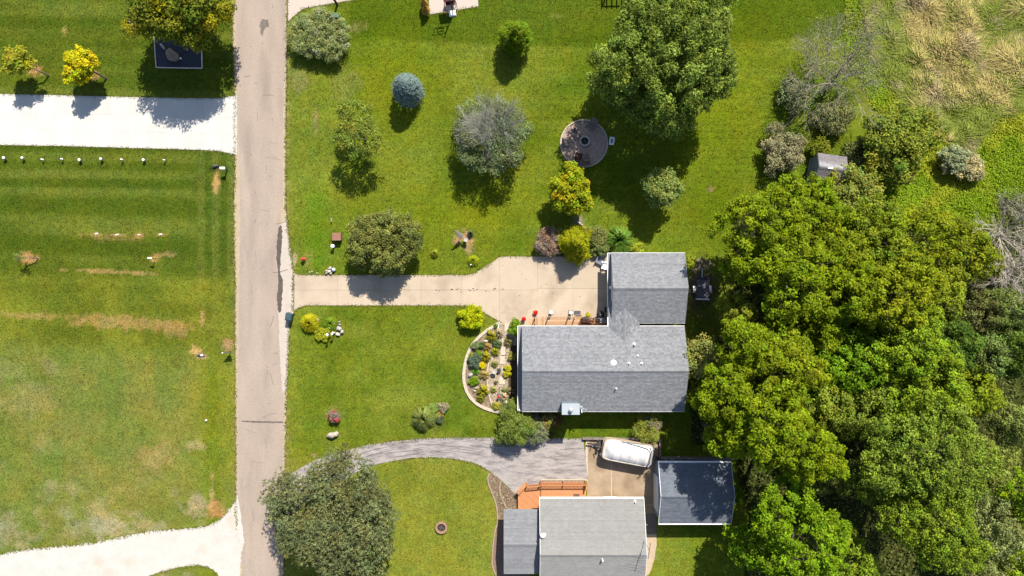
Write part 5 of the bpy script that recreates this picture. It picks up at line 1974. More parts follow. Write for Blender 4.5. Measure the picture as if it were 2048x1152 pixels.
for i, (px, py, lb) in enumerate(((848, 6, 'golden plume grass clump at the top edge, left of the ball court'), (851, 19, 'golden plume grass clump at the near corner of the ball court'))):
    fountain('golden_grass', lb, 'ornamental grass', px, py, 9, 1.6, (.42, .28, .07), 700, .018, 28 + i, droop=.4, group='golden grass clumps by the ball court')
fountain('small_daylily', 'small yellow plant with a white ornament in the lawn left of the birdbath bed', 'plant', 869, 507, 9, .55, (.22, .25, .02), 420, .022, 30)
fountain('small_daylily', 'small yellow-green plant beside the driveway bend with a white ornament', 'plant', 946, 521, 12, .55, (.24, .28, .01), 620, .022, 31)
for px, py, lb in ((865.5, 504.5, 'tiny white ornament at the left of a small yellow lawn plant'), (942, 530, 'tiny white ornament below the yellow-green plant by the driveway bend'), (862, 809, 'tiny white ornament in the small lawn bed'), (413.5, 840.5, 'small white marker stone in the grass left of the road')):
    m = MB()
    m.rock((0, 0, .12), (.12, .1, .14), int(px), 7, 5)
    m.tube([(0, 0, .2), (.02, .05, .34)], [.06, .05], 6)
    tag(m.build('white_ornament', M_PLASTIC, loc=(*W(px, py), 0)), lb, 'ornament')

FG = [('yellow_daylily', 'plant', 'yellow-green spiky daylily at the top of the front garden', 983, 672, 11, .6, (.27, .26, .02), 'f'),
      ('tan_grass', 'ornamental grass', 'thin tan grass beside the first stepping stones', 997, 667, 9, .55, (.36, .3, .17), 'f'),
      ('small_green_plant', 'plant', 'small round green plant by the white edging piece', 992, 652, 4.5, .3, (.12, .19, .03), 's'),
      ('sage_mound', 'plant', 'grey-green mound at the upper left of the front garden', 951, 691, 9, .55, (.15, .19, .08), 's'),
      ('dark_mound', 'plant', 'dark green mound right of the grey-green mound', 963, 689, 7, .5, (.08, .13, .03), 's'),
      ('dark_mound', 'plant', 'dark green mound touching the stepping stone path', 994, 687, 9, .5, (.07, .105, .04), 's'),
      ('orange_perennial', 'plant', 'thin orange-tan perennial in the middle of the mulch', 973, 694, 8, .45, (.34, .22, .07), 'f'),
      ('boxwood_ball', 'shrub', 'small bright green ball shrub in the left mulch', 957, 707, 6.5, .5, (.11, .2, .008), 's'),
      ('small_green_plant', 'plant', 'small yellow-green plant by the outer edging left of the ball shrub', 943, 711, 6, .35, (.17, .2, .03), 's'),
      ('yellow_daylily', 'plant', 'yellow spiky daylily above the bright yellow ball', 971, 714, 10, .6, (.3, .27, .015), 'f'),
      ('lime_daylily', 'plant', 'lime spiky daylily beside the large stepping stone', 990, 704, 8, .5, (.28, .32, .02), 'f'),
      ('blue_juniper', 'shrub', 'dark blue-green shrub, largest plant of the front garden', 949, 722, 14, .8, (.09, .125, .075), 's'),
      ('yellow_ball', 'shrub', 'bright yellow ball shrub in the front garden', 964.5, 732, 8, .6, (.6, .52, .004), 'y'),
      ('green_hosta', 'plant', 'bright green broad leaved plant below the yellow ball', 951, 743, 8, .4, (.1, .24, .02), 'h'),
      ('tan_daylily', 'plant', 'thin orange-yellow daylily beside the inner edging', 968, 750, 9, .45, (.34, .27, .08), 'f'),
      ('boxwood_ball', 'shrub', 'double bright green ball shrub low in the front garden', 948, 762, 10, .5, (.12, .21, .006), 's'),
      ('yellow_daylily', 'plant', 'broad yellow-green daylily in the lower mulch', 966, 783, 12, .6, (.25, .25, .015), 'f'),
      ('yellow_perennial', 'plant', 'yellow-green perennial near the lower outer edging', 961, 798, 8, .45, (.22, .23, .03), 'f'),
      ('gravel_plant', 'plant', 'small green plant in pea gravel above the birdbath', 989, 729, 6, .35, (.18, .22, .05), 'f'),
      ('yellow_spirea', 'shrub', 'yellow spirea nearest the birdbath along the house strip', 1015, 736, 7.5, .5, (.38, .34, .012), 's'),
      ('yellow_spirea', 'shrub', 'second yellow spirea along the house strip, just below the first', 1014, 748, 7.5, .5, (.34, .33, .012), 's'),
      ('dark_sedum', 'plant', 'small dark plant in the pea gravel below the birdbath', 992, 765, 3.5, .25, (.09, .09, .05), 's'),
      ('gravel_plant', 'plant', 'small yellow-green plant in lower pea gravel', 987, 780, 6, .35, (.24, .25, .06), 'f'),
      ('small_green_plant', 'plant', 'small green tuft near the last stepping stone', 1008, 780, 4, .3, (.15, .2, .04), 's'),
      ('tan_grass', 'ornamental grass', 'dry tan grass beside the red gazing ball', 1008, 795, 8, .5, (.4, .33, .19), 'f'),
      ('yellow_spirea', 'shrub', 'yellow-green shrub at the bottom end of the gravel bed', 992, 811, 9, .55, (.27, .26, .03), 's'),
      ('gravel_plant', 'plant', 'mixed tan and green plant between path and shaded strip', 1017, 684, 9, .5, (.25, .23, .09), 'f'),
      ('shade_plant', 'plant', 'yellow-green plant in the shaded strip by the house wall', 1024, 712, 9, .5, (.22, .22, .03), 's'),
      ('shade_plant', 'plant', 'brown seed plant in the lower shaded strip by the house', 1020, 783, 8, .4, (.22, .18, .09), 'f')]
for i, (nm, cat, lb, px, py, r, h, oc, k) in enumerate(FG):
    if k == 'f':
        fountain(nm, lb, cat, px, py, r * 1.25, h * 1.15, oc, int(24 * r) + 60, .022, 300 + i, droop=.5, clump=12)
    elif k == 'h':
        fountain(nm, lb, cat, px, py, r, h, oc, 130, .06, 300 + i, droop=.5)
    else:
        shrub(nm, lb, cat, px, py, r, h, oc, cr=.14 if k == 's' else .2, per=60 if k == 's' else 160, ls=.05 if k == 's' else .035, seed=300 + i, irr=.28 if k == 's' else .03)


def stone(px, py, rx, ry, h, mat, label, seed, rz=0, group=None, name='stone', rough=.18, cat='stone'):
    m = MB()
    m.rock((0, 0, h * .4), (rx / PPM, ry / PPM, h * .6), seed, 10, 6, rough, rz)
    return tag(m.build(name, mat, loc=(*W(px, py, h * .4), 0)), label, cat, group)


M_WSTONE = make_mat('white_stone', alb(236, 222, 204), var=.14, scale=6, bump=.4, bscale=12, world=False)
stone(972, 682, 4, 3, .35, M_STONE, 'pale triangular stone in the upper front garden', 1)
stone(941, 750, 5, 4, .35, M_GREYSTONE, 'grey stone by the left edging of the front garden', 2)
stone(954, 776, 4, 3, .3, M_WSTONE, 'white stone left of the broad yellow-green daylily', 3)
stone(950, 782, 3, 2.6, .25, M_WSTONE, 'smaller white stone left of the broad yellow-green daylily', 4)
stone(1011, 804, 5, 3.5, .35, M_STONE, 'tan rock at the lower end of the gravel bed near the house', 5)
stone(997, 646, 2.5, 2, .2, M_GREYSTONE, 'little grey stone at the driveway corner of the front garden', 6)
stone(665, 870, 11, 7, .7, M_WSTONE, 'large white boulder below the red edged shrub', 7, .3)
stone(344, 111, 14, 12, 1.0, M_BROWNSTONE, 'large brown boulder on the black rock bed', 8, -.8, rough=.12, name='boulder', cat='boulder')
stone(262, 44, 7, 3.5, .35, M_WSTONE, 'white elongated rock in a bare patch of the top left lawn', 9, -.5)
stone(267, 49, 4, 3, .3, M_GREYSTONE, 'grey rock touching the white elongated rock', 10)
for i, (px, py, rx, ry, mt, lb) in enumerate(((660, 537, 4.5, 3.5, M_WSTONE, 'largest white stone of the pile by the driveway'), (653, 542, 3, 3, M_WSTONE, 'left stone of the pile by the driveway'), (658.5, 543, 3.5, 3, M_STONE, 'tan stone at the bottom middle of the pile by the driveway'), (653, 546.5, 3, 2.2, M_WSTONE, 'lowest left stone of the pile by the driveway'), (662, 547, 2.5, 2, M_STONE, 'small tan stone at the foot of the pile by the driveway'))):
    stone(px, py, rx, ry, .35, mt, lb, 20 + i, group='stone pile by the driveway')
for i, (px, py, lb) in enumerate(((619, 544.5, 'white pebble nearest the road beside the driveway'), (623.5, 543.5, 'white pebble beside the one nearest the road'), (634, 546.5, 'white pebble between the pair and the stone pile'))):
    stone(px, py, 2, 1.6, .12, M_WSTONE, lb, 30 + i, group='pebbles by the driveway')
for i, (px, py, rx, ry, mt, lb) in enumerate(((634, 640, 4, 4, M_STONE, 'tan stone touching the yellow ornamental grass'), (659, 655.5, 3.5, 3, M_WSTONE, 'pale stone left of the grey stone heap'), (669, 647, 2.5, 2, M_WSTONE, 'little white stone above the grey stone heap'), (679, 644, 2, 2, M_WSTONE, 'topmost white stone of the heap by the lamp posts'), (679.5, 649, 2.4, 2.2, M_WSTONE, 'second white stone of the heap by the lamp posts'),
                                               (678, 657, 5, 5.5, M_GREYSTONE, 'large grey stone of the heap by the lamp posts'), (684, 664, 4, 4, M_GREYSTONE, 'grey stone at the right of the heap by the lamp posts'), (675.5, 668.5, 4, 4, M_STONE, 'tan stone at the bottom of the heap by the lamp posts'), (667, 665.5, 4, 2.5, M_STONE, 'flat tan stone between lamp posts and heap'))):
    stone(px, py, rx, ry, .4, mt, lb, 40 + i, group='stones by the lamp posts')
for i, (px, py, rx, lb) in enumerate(((1184, 500, 4, 'pale rock left of the grey lounge chair by the court'), (1158, 446, 4, 'pale rock in the bed below the golden maple'), (1163, 450, 3, 'smaller pale rock in the bed below the golden maple'), (1156, 455, 3, 'lowest pale rock in the bed below the golden maple'), (1119, 506, 3.2, 'pale round rock between brown shrub and yellow evergreen'), (1242, 463, 6, 'tan rock arching behind the broad fern'))):
    stone(px, py, rx, rx * .7, .3, M_STONE, lb, 60 + i)
stone(325, 93, 9, 2.2, .3, M_GREYSTONE, 'grey weathered log across the black rock bed', 70, -.95, name='log', cat='log', rough=.1)
stone(374, 99, 2, 4, .4, M_BROWNSTONE, 'narrow brown rock standing under the shade tree', 71)
stone(940, 470, 2.6, 2.4, .2, M_WSTONE, 'white stone at the right of the birdbath bed', 72)

# black rock bed
root = thing('rock_bed', 'rectangular bed of black gravel edged with pale timber under the shade tree', 'garden bed', (*W(357, 107), 0))
bx0, by0 = root.location.x, root.location.y
L = lambda pts: [(W(px, py)[0] - bx0, W(px, py)[1] - by0) for px, py in pts]
m = MB()
m.prism(L([(310, 78), (405, 78), (405, 136), (313, 135)]), 0, .06)
m.build('gravel_fill', make_mat('black_gravel', alb(82, 88, 102), var=.3, scale=6, var2=.5, scale2=14, bump=.8, bscale=16), root)
ed = L([(309, 74), (313, 135.5), (405, 137), (404, 100)])
for a, b in zip(ed[:-1], ed[1:]):
    n = 4
    for k in range(n):
        m = MB()
        p = Vector((*a, .07)).lerp(Vector((*b, .07)), k / n)
        q = Vector((*a, .07)).lerp(Vector((*b, .07)), (k + .97) / n)
        m.bar(p, q, .08, .16)
        m.build('edging_timber', M_STONE, root)
m = MB()
m.tube([(0, 0, 0), (0, 0, .5)], .015, 5)
o = thing('garden_light', 'tiny white solar light on the black rock bed', 'light', (*W(366, 120), 0))
m.build('stake', M_STEEL, o)
m = MB()
m.lathe([(.03, 0), (.09, .05), (.08, .1), (.02, .12)], (0, 0, .48), 8)
m.build('globe', M_PLASTIC, o)


# nine path lights along the white driveway
def path_light(px, py, r, label, group):
    t = thing('path_light', label, 'path light', (*W(px, py, .4), 0), 0, group)
    a = MB()
    a.tube([(0, 0, 0), (0, 0, .36)], .02, 5)
    a.build('stake', M_STEEL, t)
    a = MB()
    a.lathe([(.03, 0), (r * .8, .06), (r, .14), (r * .7, .22), (.02, .25)], (0, 0, .34), 10)
    a.build('globe', M_PLASTIC, t, True)
    a = MB()
    a.lathe([(r * 1.1, 0), (r * 1.1, .015), (.03, .05)], (0, 0, .32), 10)
    a.build('collar', M_BLACK if r > .1 else M_STEEL, t)


PL = ['first', 'second', 'third', 'fourth', 'fifth', 'sixth', 'seventh', 'eighth', 'ninth']
for i, (px, py, r) in enumerate(((8, 316, .15), (45, 316, .13), (84, 319, .085), (123, 318, .085), (159, 320, .15), (202, 318, .14), (243, 319, .08), (287, 320, .15), (328, 320, .08))):
    path_light(px, py, r, f'{"large" if r > .1 else "small"} white path light, {PL[i]} from the left in the row below the white driveway', 'path lights below the white driveway')

# small utility markers in the left lawn
for i, (px, py, lb) in enumerate(((195, 467.5, 'white marker cap, leftmost of the four in a row on the left lawn'), (236, 469.5, 'white marker cap, second of the four on the left lawn'), (280, 470, 'tan capped marker, third of the four on the left lawn'), (323, 469, 'bright white marker cap, rightmost of the four on the left lawn'))):
    t = thing('marker_post', lb, 'marker post', (*W(px, py), 0), 0, 'markers on the left lawn')
    m = MB()
    m.lathe([(.08, 0), (.08, .1), (.04, .14)], (0, 0, 0), 10)
    m.build('cap', M_PLASTIC if i != 2 else M_STONE, t)
    m = MB()
    m.box((-.14, .01, .02), (.2, .1, .04), .1)
    m.build('pipe_stub', M_PLASTIC if i != 2 else M_STONE, t)
t = thing('pump_post', 'white topped thin post casting a long shadow on the left lawn', 'post', (*W(311, 517.5, 0), 0))
m = MB()
m.tube([(0, 0, 0), (0, 0, 1.05)], .035, 6)
m.build('post', M_DARK, t)
m = MB()
m.box((-.08, .02, 1.08), (.34, .13, .09), -.1)
m.rock((.05, 0, 1.1), (.12, .1, .1), 3, 8, 5)
m.build('head', M_PLASTIC, t)
t = thing('pipe_outlet', 'dark drain pipe outlet in a bare patch near the road', 'pipe', (*W(403, 711), 0))
m = MB()
m.tube([(-.42, .06, .08), (0, 0, .1), (.1, 0, .1)], .09, 8)
m.tube([(.1, 0, .1), (.38, -.08, .05)], .04, 6)
m.build('pipe', M_DARK, t)
m = MB()
m.rock((.06, .02, .1), (.12, .12, .14), 4, 8, 5)
m.build('cap', M_PLASTIC, t)


def sign_like(name, label, px, py):
    t = thing(name, label, 'sign', (*W(px, py, 1.0), 0))
    m = MB()
    m.tube([(0, 0, 0), (0, 0, .55)], .03, 6)
    m.build('post', M_BLACK, t)
    m = MB()
    m.v = []
    pr = [(-.1, .5), (.1, .5), (.42, 1.02), (.4, 1.25), (-.34, 1.3)]
    m.add([(x, -.03, z) for x, z in pr] + [(x, .03, z) for x, z in pr], [(0, 1, 2, 3, 4), (9, 8, 7, 6, 5)] + [(i, (i + 1) % 5 + 0, (i + 1) % 5 + 5, i + 5)[::-1] for i in range(5)])
    m.build('panel', M_DARK, t)
    m = MB()
    m.box((-.32, 0, 1.32), (.12, .08, .05))
    m.build('end_cap', M_PLASTIC, t)


sign_like('yard_sign', 'black upright sign board on a stake at the left road edge', 454, 705)

# mailbox
t = thing('mailbox', 'white topped mailbox on a dark post by the left road edge', 'mailbox', (*W(455, 340), 0))
m = MB()
m.box((0, 0, .5), (.1, .1, 1.0))
m.box((-.12, 0, .96), (.4, .08, .06))
m.build('post', M_BLACK, t)
m = MB()
m.add([(-.32 + dx, y, 1.0 + z) for dx in (0, .46) for y, z in ((-.13, 0), (.13, 0), (.13, .12), (.09, .2), (0, .24), (-.09, .2), (-.13, .12))], [tuple(range(7)), tuple(range(13, 6, -1))] + [(i, (i + 1) % 7, (i + 1) % 7 + 7, i + 7)[::-1] for i in range(7)])
bx_ = m.build('box', M_PLASTIC, t)
m = MB()
m.box((.0, -.15, 1.18), (.12, .02, .06))
m.build('flag', M_RED, bx_)
stone(431, 332, 7, 3, .3, MATS['dark_grey'], 'low dark clump of mulch beside the mailbox', 77, .1, name='mulch_heap', cat='mulch heap')

# red hydrant-like ornament, brick topped well cover, white post, stake, sphere
t = thing('red_hydrant', 'small red hydrant near the road end of the front driveway', 'hydrant', (*W(608.5, 518.5), 0))
m = MB()
m.lathe([(.17, 0), (.17, .06), (.12, .08), (.12, .5), (.16, .52), (.16, .58), (.12, .68), (.04, .76), (.03, .8)], (0, 0, 0), 12)
m.build('barrel', M_RED, t)
for a in (0, math.pi, -math.pi / 2):
    m = MB()
    m.tube([(0, 0, .42), (math.cos(a) * .24, math.sin(a) * .24, .42)], .07, 8)
    m.build('nozzle_cap', M_RED, t)
t = thing('well_cover', 'square pinkish brown well cover box in the lawn near the road', 'utility box', (*W(677, 474.5), 0), .02)
m = MB()
m.box((0, 0, .4), (.78, .68, .8))
m.build('body', make_mat('brown_box', (.16, .11, .09), var=.15, world=False), t)
m = MB()
m.box((0, 0, .83), (.86, .76, .07))
lid = m.build('lid', make_mat('pink_shingle', alb(196, 142, 122), var=.12, scale=6, world=False), t)
for i in range(3):
    m = MB()
    m.box((0, -.25 + i * .25, .872), (.85, .24, .014 + .004 * i))
    m.build('lid_board', MATS['pink_shingle'], lid)
t = thing('white_post', 'short white topped post below the pinkish well cover box', 'post', (*W(668.5, 493), 0))
m = MB()
m.tube([(0, 0, 0), (0, 0, .72)], [.1, .1], 10)
m.build('post', M_SIDING, t)
m = MB()
m.lathe([(.19, 0), (.19, .06), (.12, .12), (.03, .15)], (0, 0, .7), 12)
m.build('cap', M_PLASTIC, t)
t = thing('garden_stake', 'thin pale garden stake with two small tags in the lawn above the well cover', 'stake', (*W(665, 440), 0))
m = MB()
m.tube([(0, 0, 0), (0, .02, .55)], .015, 5)
m.build('rod', M_PLASTIC, t)
for z, y in ((.5, .1), (.42, -.1)):
    m = MB()
    m.box((0, y, z), (.12, .1, .02), .4)
    m.build('tag', M_WSTONE, t)
m = MB()
m.lathe([(.02, 0), (.14, .05), (.2, .18), (.17, .3), (.08, .38), (.01, .4)], (0, 0, .06), 14)
tag(m.build('gazing_ball', make_mat('blue_grey_ball', (.42, .48, .55), var=0, rough=.3, spec=.5), smooth=True, loc=(*W(668.5, 539.5), 0)), 'pale blue-grey ball right of the stone pile by the driveway', 'gazing ball')
# lamp posts by the stones
for px, py, h, mt, lb in ((658, 667.5, 1.5, M_PLASTIC, 'white globed solar lamp post by the stone heap, the taller one'), (665, 667, 1.0, M_STONE, 'shorter tan topped lamp post beside the stone heap')):
    x, y = W(px, py, 0)
    t = thing('lamp_post', lb, 'lamp post', (*W(px + 4, py, 0), 0))
    m = MB()
    m.tube([(0, 0, 0), (0, 0, h)], .028, 6)
    m.build('post', M_BLACK, t)
    m = MB()
    m.lathe([(.03, 0), (.12, .04), (.14, .14), (.1, .2), (.02, .24)], (0, 0, h - .02), 10)
    m.build('globe', mt, t)

# bin by the road
t = thing('wheelie_bin', 'dark teal wheeled refuse bin at the right road edge', 'bin', (*W(583, 633), 0), -.15)
M_TEAL = make_mat('teal_plastic', alb(70, 110, 120), var=.08, rough=.55, world=False)
m = MB()
m.add([(-.24, -.26, .08), (.24, -.26, .08), (.24, .26, .08), (-.24, .26, .08), (-.3, -.34, .98), (.3, -.34, .98), (.3, .34, .98), (-.3, .34, .98)], [(0, 3, 2, 1), (4, 5, 6, 7), (0, 1, 5, 4), (1, 2, 6, 5), (2, 3, 7, 6), (3, 0, 4, 7)])
m.build('body', M_TEAL, t)
m = MB()
m.add([(-.33, -.38, 1.0), (.33, -.38, 1.0), (.33, .38, 1.0), (-.33, .38, 1.0), (-.26, -.3, 1.09), (.26, -.3, 1.09), (.26, .3, 1.09), (-.26, .3, 1.09)], [(0, 3, 2, 1), (4, 5, 6, 7), (0, 1, 5, 4), (1, 2, 6, 5), (2, 3, 7, 6), (3, 0, 4, 7)])
ld = m.build('lid', M_TEAL, t)
m = MB()
m.bar((-.2, .02, 1.1), (.2, .02, 1.1), .07, .03)
m.build('lid_rib', M_DARK, ld)
m = MB()
m.tube([(-.24, .42, .95), (.24, .42, .95)], .03, 6)
m.build('handle', M_DARK, t)
for s in (-1, 1):
    m = MB()
    m.tube([(s * .22, .3, .1), (s * .3, .3, .1)], .1, 10)
    m.build('wheel', M_RUBBER, t)

# feather flag and birdbath bed
t = thing('feather_flag', 'white and pale pink feather flag on a leaning pole beside the birdbath bed', 'flag', (*W(920, 478), 0), 0)
m = MB()
m.tube([(0, 0, 0), (-.1, .25, 1.0), (-.26, .62, 2.1), (-.3, .75, 2.45)], [.02, .018, .012, .008], 5)
m.build('pole', M_STEEL, t)
prof = [(0, .35), (.16, .6), (.24, 1.0), (.22, 1.5), (.12, 2.0), (-.02, 2.4)]
pts = [(.02 - .05 * z / 1.0, .05 * z, z) for _, z in prof]
m = MB()
vsx = []
for (w_, z) in prof:
    bx, by = -.12 * z, .29 * z
    vsx += [(bx, by, z), (bx + w_ * 1.9 + .02, by - w_ * .3 - .01, z + .02)]
m.add(vsx, [(2 * i, 2 * i + 1, 2 * i + 3, 2 * i + 2) for i in range(len(prof) - 1)])
fl_o = m.build('flag_cloth', make_mat('white_cloth', (.75, .72, .78), var=.08, world=False, trans=.3), t)
so = fl_o.modifiers.new('thick', 'SOLIDIFY')
so.thickness = .012
t = thing('birdbath', 'round pale pedestal birdbath in the bare bed by the feather flag', 'birdbath', (*W(933, 480.5), 0))


def birdbath(t, h, r):
    m = MB()
    m.lathe([(r * .6, 0), (r * .6, .06), (r * .28, .12), (r * .22, h - .12), (r * .4, h - .05)], (0, 0, 0), 14)
    m.build('pedestal', M_STONE, t)
    m = MB()
    m.lathe([(r * .3, h - .1), (r * .95, h), (r, h + .05), (r * .88, h + .05), (r * .5, h - .01), (.02, h - .03)], (0, 0, 0), 18)
    m.build('bowl', M_WSTONE, t)
    m = MB()
    m.lathe([(r * .7, 0), (r * .7, .01)], (0, 0, h), 16)
    m.build('water', M_GREYSTONE, t)


birdbath(t, .75, .22)
shrub('bed_perennial', 'bright green round plant at the foot of the birdbath', 'plant', 927.5, 486, 5, .4, (.12, .24, .01), cr=.12, per=50, ls=.05, seed=401)
fountain('spiky_perennial', 'dark spiky plant at the upper right of the birdbath bed', 'plant', 941, 467, 7, .7, (.11, .14, .07), 200, .02, 402)
t = thing('birdbath', 'white birdbath among pea gravel in the front garden', 'birdbath', (*W(989, 741.5), 0))
birdbath(t, .65, .26)
t = thing('teal_pot', 'round teal pot behind the white birdbath', 'pot', (*W(997.5, 740.5), 0))
m = MB()
m.lathe([(.12, 0), (.2, .12), (.22, .3), (.2, .4)], (0, 0, 0), 14)
m.build('pot', M_TEAL, t)
m = MB()
m.lathe([(.18, 0), (.05, .02)], (0, 0, .395), 12)
m.build('soil', M_SOIL_SHADE, t)
t = thing('gazing_ball_stand', 'red gazing ball on a dark green stand in the gravel bed', 'gazing ball', (*W(998, 791), 0))
m = MB()
m.lathe([(.22, 0), (.2, .06), (.06, .1), (.05, .5), (.14, .56)], (0, 0, 0), 12)
m.build('stand', M_TEAL, t)
m = MB()
m.rock((0, 0, .68), (.14, .14, .14), 2, 12, 9, 0)
m.build('ball', make_mat('red_glass', (.5, .03, .03), var=0, rough=.15, spec=.6), t, True)


# ------------------------------------------------------------------ patio furniture and pots by the court
def chair(name, label, px, py, rz, mat, group=None, h0=.42, w=.62, recline=.25, cat='chair', base=0):
    t = thing(name, label, cat, (*W(px, py, .4), base), rz, group)
    m = MB()
    for i in range(5):
        m.box((0, -.26 + i * .125, h0 - .015 * i), (w - .08, .11, .025))
    m.build('seat', mat, t)
    m = MB()
    d = Vector((0, recline, .62))
    for i in range(5):
        x = -w * .36 + i * w * .18
        m.bar(Vector((x, .29, h0)), Vector((x, .29, h0)) + d, w * .16, .025)
    m.build('backrest', mat, t)
    for s in (-1, 1):
        m = MB()
        m.box((s * w / 2, .02, h0 + .2), (.1, .62, .03))
        m.build('armrest', mat, t)
        for y in (-.28, .3):
            m = MB()
            m.box((s * (w / 2 - .02), y, (h0 + .2) / 2), (.05, .05, h0 + .2))
            m.build('leg', mat, t)
    return t


M_GREYPL = make_mat('blue_grey_plastic', alb(168, 172, 190), var=.05, rough=.5, world=False)
M_BROWNWOOD = make_mat('dark_brown_wood', alb(96, 56, 42), var=.2, world=False)
M_GREYWOOD = make_mat('grey_wood', alb(170, 158, 148), var=.2, world=False)
chair('lounge_chair', 'grey-blue lounge chair at the corner of court and garage', 1200, 522, -.45, M_GREYPL, recline=.45, w=.75)
chair('white_chair', 'white armchair against the west wall of the garage', 1209, 531, math.pi / 2 + math.pi, M_PLASTIC, recline=.1, w=.7)
chair('deck_chair', 'dark brown slatted armchair on the pine deck', 1170, 644, math.pi * .98, M_BROWNWOOD, recline=.3, w=.95, base=.5)


def flower_pot(name, label, px, py, r, h, potmat, ocol, seed, yellow=None, yf=0, base=0, pr=.8):
    x, y = W(px, py, base + .3)
    t = thing(name, label, 'potted plant', (x, y, base))
    m = MB()
    m.lathe([(r * .5 * pr, 0), (r * .7 * pr, .25), (r * .76 * pr, .3), (r * .6 * pr, .28)], (0, 0, 0), 12)
    m.build('pot', potmat, t)
    rng = np.random.default_rng(seed)
    n = 320
    d = unit(rng.normal(size=(n, 3)) + np.array([0, 0, .4]))
    P = d * r * (.5 + .5 * rng.random((n, 1))) + np.array([0, 0, .3 + h * .4])
    V = cards(rng, P, unit(d + .4 * rng.normal(size=(n, 3))), .055, .035)
    g = np.clip(1 + .25 * rng.normal(size=(n, 1)), .5, 1.7)
    np_mesh('flowers', V, 4, np.repeat(g * np.ones((1, 3)), 4, 0), M_LEAF, t, ocol)


flower_pot('red_flower_pot', 'potted red flowers on the court at the pine deck steps, the right one', 1071, 625, .27, .3, M_DARK, (.62, .02, .015), 1)
flower_pot('red_flower_pot', 'potted red flowers beside the round clipped shrub, the left one', 1047.5, 638, .24, .3, M_RED, (.62, .015, .015), 2)
flower_pot('yellow_flower_pot', 'potted yellow-green plant on the rail of the pine deck', 1176, 630, .3, .35, M_BROWNWOOD, (.42, .38, .02), 3, base=.6)
flower_pot('pink_flower_pot', 'potted pinkish plant beside the brown deck chair', 1182, 643, .26, .4, M_STONE, (.36, .15, .1), 4, base=.5)
for px, py, lb, mt in ((1102, 624, 'grey square paver with a white pedestal urn, left of the pair on the court', M_GREYSTONE), (1141, 624.5, 'brownish square paver with a white urn beside the grey door mat', M_BROWNSTONE)):
    t = thing('urn_stand', lb, 'urn', (*W(px, py), .035), .02)
    m = MB()
    m.box((0, 0, .03), (.46, .46, .06))
    m.build('paver', mt, t)
    m = MB()
    m.lathe([(.12, .06), (.05, .12), (.05, .3), (.15, .42), (.17, .5), (.12, .48), (.02, .44)], (0, 0, 0), 12)
    m.build('urn', M_PLASTIC, t)
m = MB()
pp = []
for cx_, cy_, a0 in ((.26, .13, 0), (-.26, .13, 90), (-.26, -.13, 180), (.26, -.13, 270)):
    for k in range(4):
        a = math.radians(a0 + k * 30)
        pp.append((cx_ + .07 * math.cos(a), cy_ + .07 * math.sin(a)))
m.prism(pp, 0, .02)
tag(m.build('door_mat', M_DARK, loc=(*W(1154.5, 625.5), .04)), 'dark grey rounded mat on the court at the pine deck steps', 'mat')
t = thing('kettle_grill', 'black round kettle grill in the garage shade beside the pine deck', 'grill', (*W(1200, 629, .5), .035))
m = MB()
m.lathe([(.1, .5), (.32, .6), (.4, .78), (.4, .82)], (0, 0, 0), 16)
m.build('bowl', M_BLACK, t)
m = MB()
m.lathe([(.41, .83), (.36, .97), (.2, 1.08), (.03, 1.12)], (0, 0, 0), 16)
ld = m.build('lid', M_BLACK, t, True)
m = MB()
m.box((0, 0, 1.15), (.16, .03, .05))
m.build('handle', M_STEEL, ld)
for k in range(3):
    a = k * 2.09
    m = MB()
    m.tube([(.15 * math.cos(a), .15 * math.sin(a), .58), (.34 * math.cos(a), .34 * math.sin(a), 0)], .02, 5)
    m.build('leg', M_STEEL, t)
t = thing('storage_box', 'grey lidded storage box in the deck corner between the roofs', 'box', (*W(1206, 641, .8), .5))
m = MB()
m.box((0, 0, .28), (.62, .4, .56))
m.build('body', M_DARK, t)
m = MB()
m.box((0, 0, .6), (.68, .44, .08))
m.build('lid', M_GREYPL, t)
t = thing('deck_table', 'small dark slatted table beside the grey storage box on the deck', 'table', (*W(1194, 645, .9), .5))
m = MB()
for i in range(4):
    m.box((-.15 + i * .1, 0, .5), (.09, .5, .03))
m.build('table_top', M_BROWNWOOD, t)
for sx in (-1, 1):
    for sy in (-1, 1):
        m = MB()
        m.box((sx * .16, sy * .2, .24), (.04, .04, .48))
        m.build('leg', M_DARK, t)
t = thing('trash_can', 'narrow dark bin standing against the garage door', 'bin', (*W(1211.5, 619, .4), .035))
m = MB()
m.add([(-.09, -.2, 0), (.09, -.2, 0), (.09, .2, 0), (-.09, .2, 0), (-.12, -.25, .8), (.12, -.25, .8), (.12, .25, .8), (-.12, .25, .8)], [(0, 3, 2, 1), (4, 5, 6, 7), (0, 1, 5, 4), (1, 2, 6, 5), (2, 3, 7, 6), (3, 0, 4, 7)])
m.build('body', M_DARK, t)
m = MB()
m.box((0, 0, .83), (.28, .54, .05))
m.build('lid', M_BLACK, t)

# ------------------------------------------------------------------ fire pit circle
fx, fy = W(1168, 287)
t = thing('fire_pit_circle', 'round gravel fire pit circle with thin stone edging beneath the big maple', 'patio', (fx, fy, 0))
m = MB()
m.lathe([(2.3, -.02), (2.3, .03)], (0, 0, 0), 48)
m.build('gravel_floor', make_mat('pinkish_gravel', alb(222, 194, 176), var=.22, scale=3, var2=.4, scale2=15, bump=.7, bscale=16), t)
for k in range(36):
    a = k * 2 * math.pi / 36
    m = MB()
    m.box((2.34 * math.cos(a), 2.34 * math.sin(a), .06), (.12, .385, .14 + .02 * (k % 3)), a)
    m.build('edging_stone', M_EDGE, t)


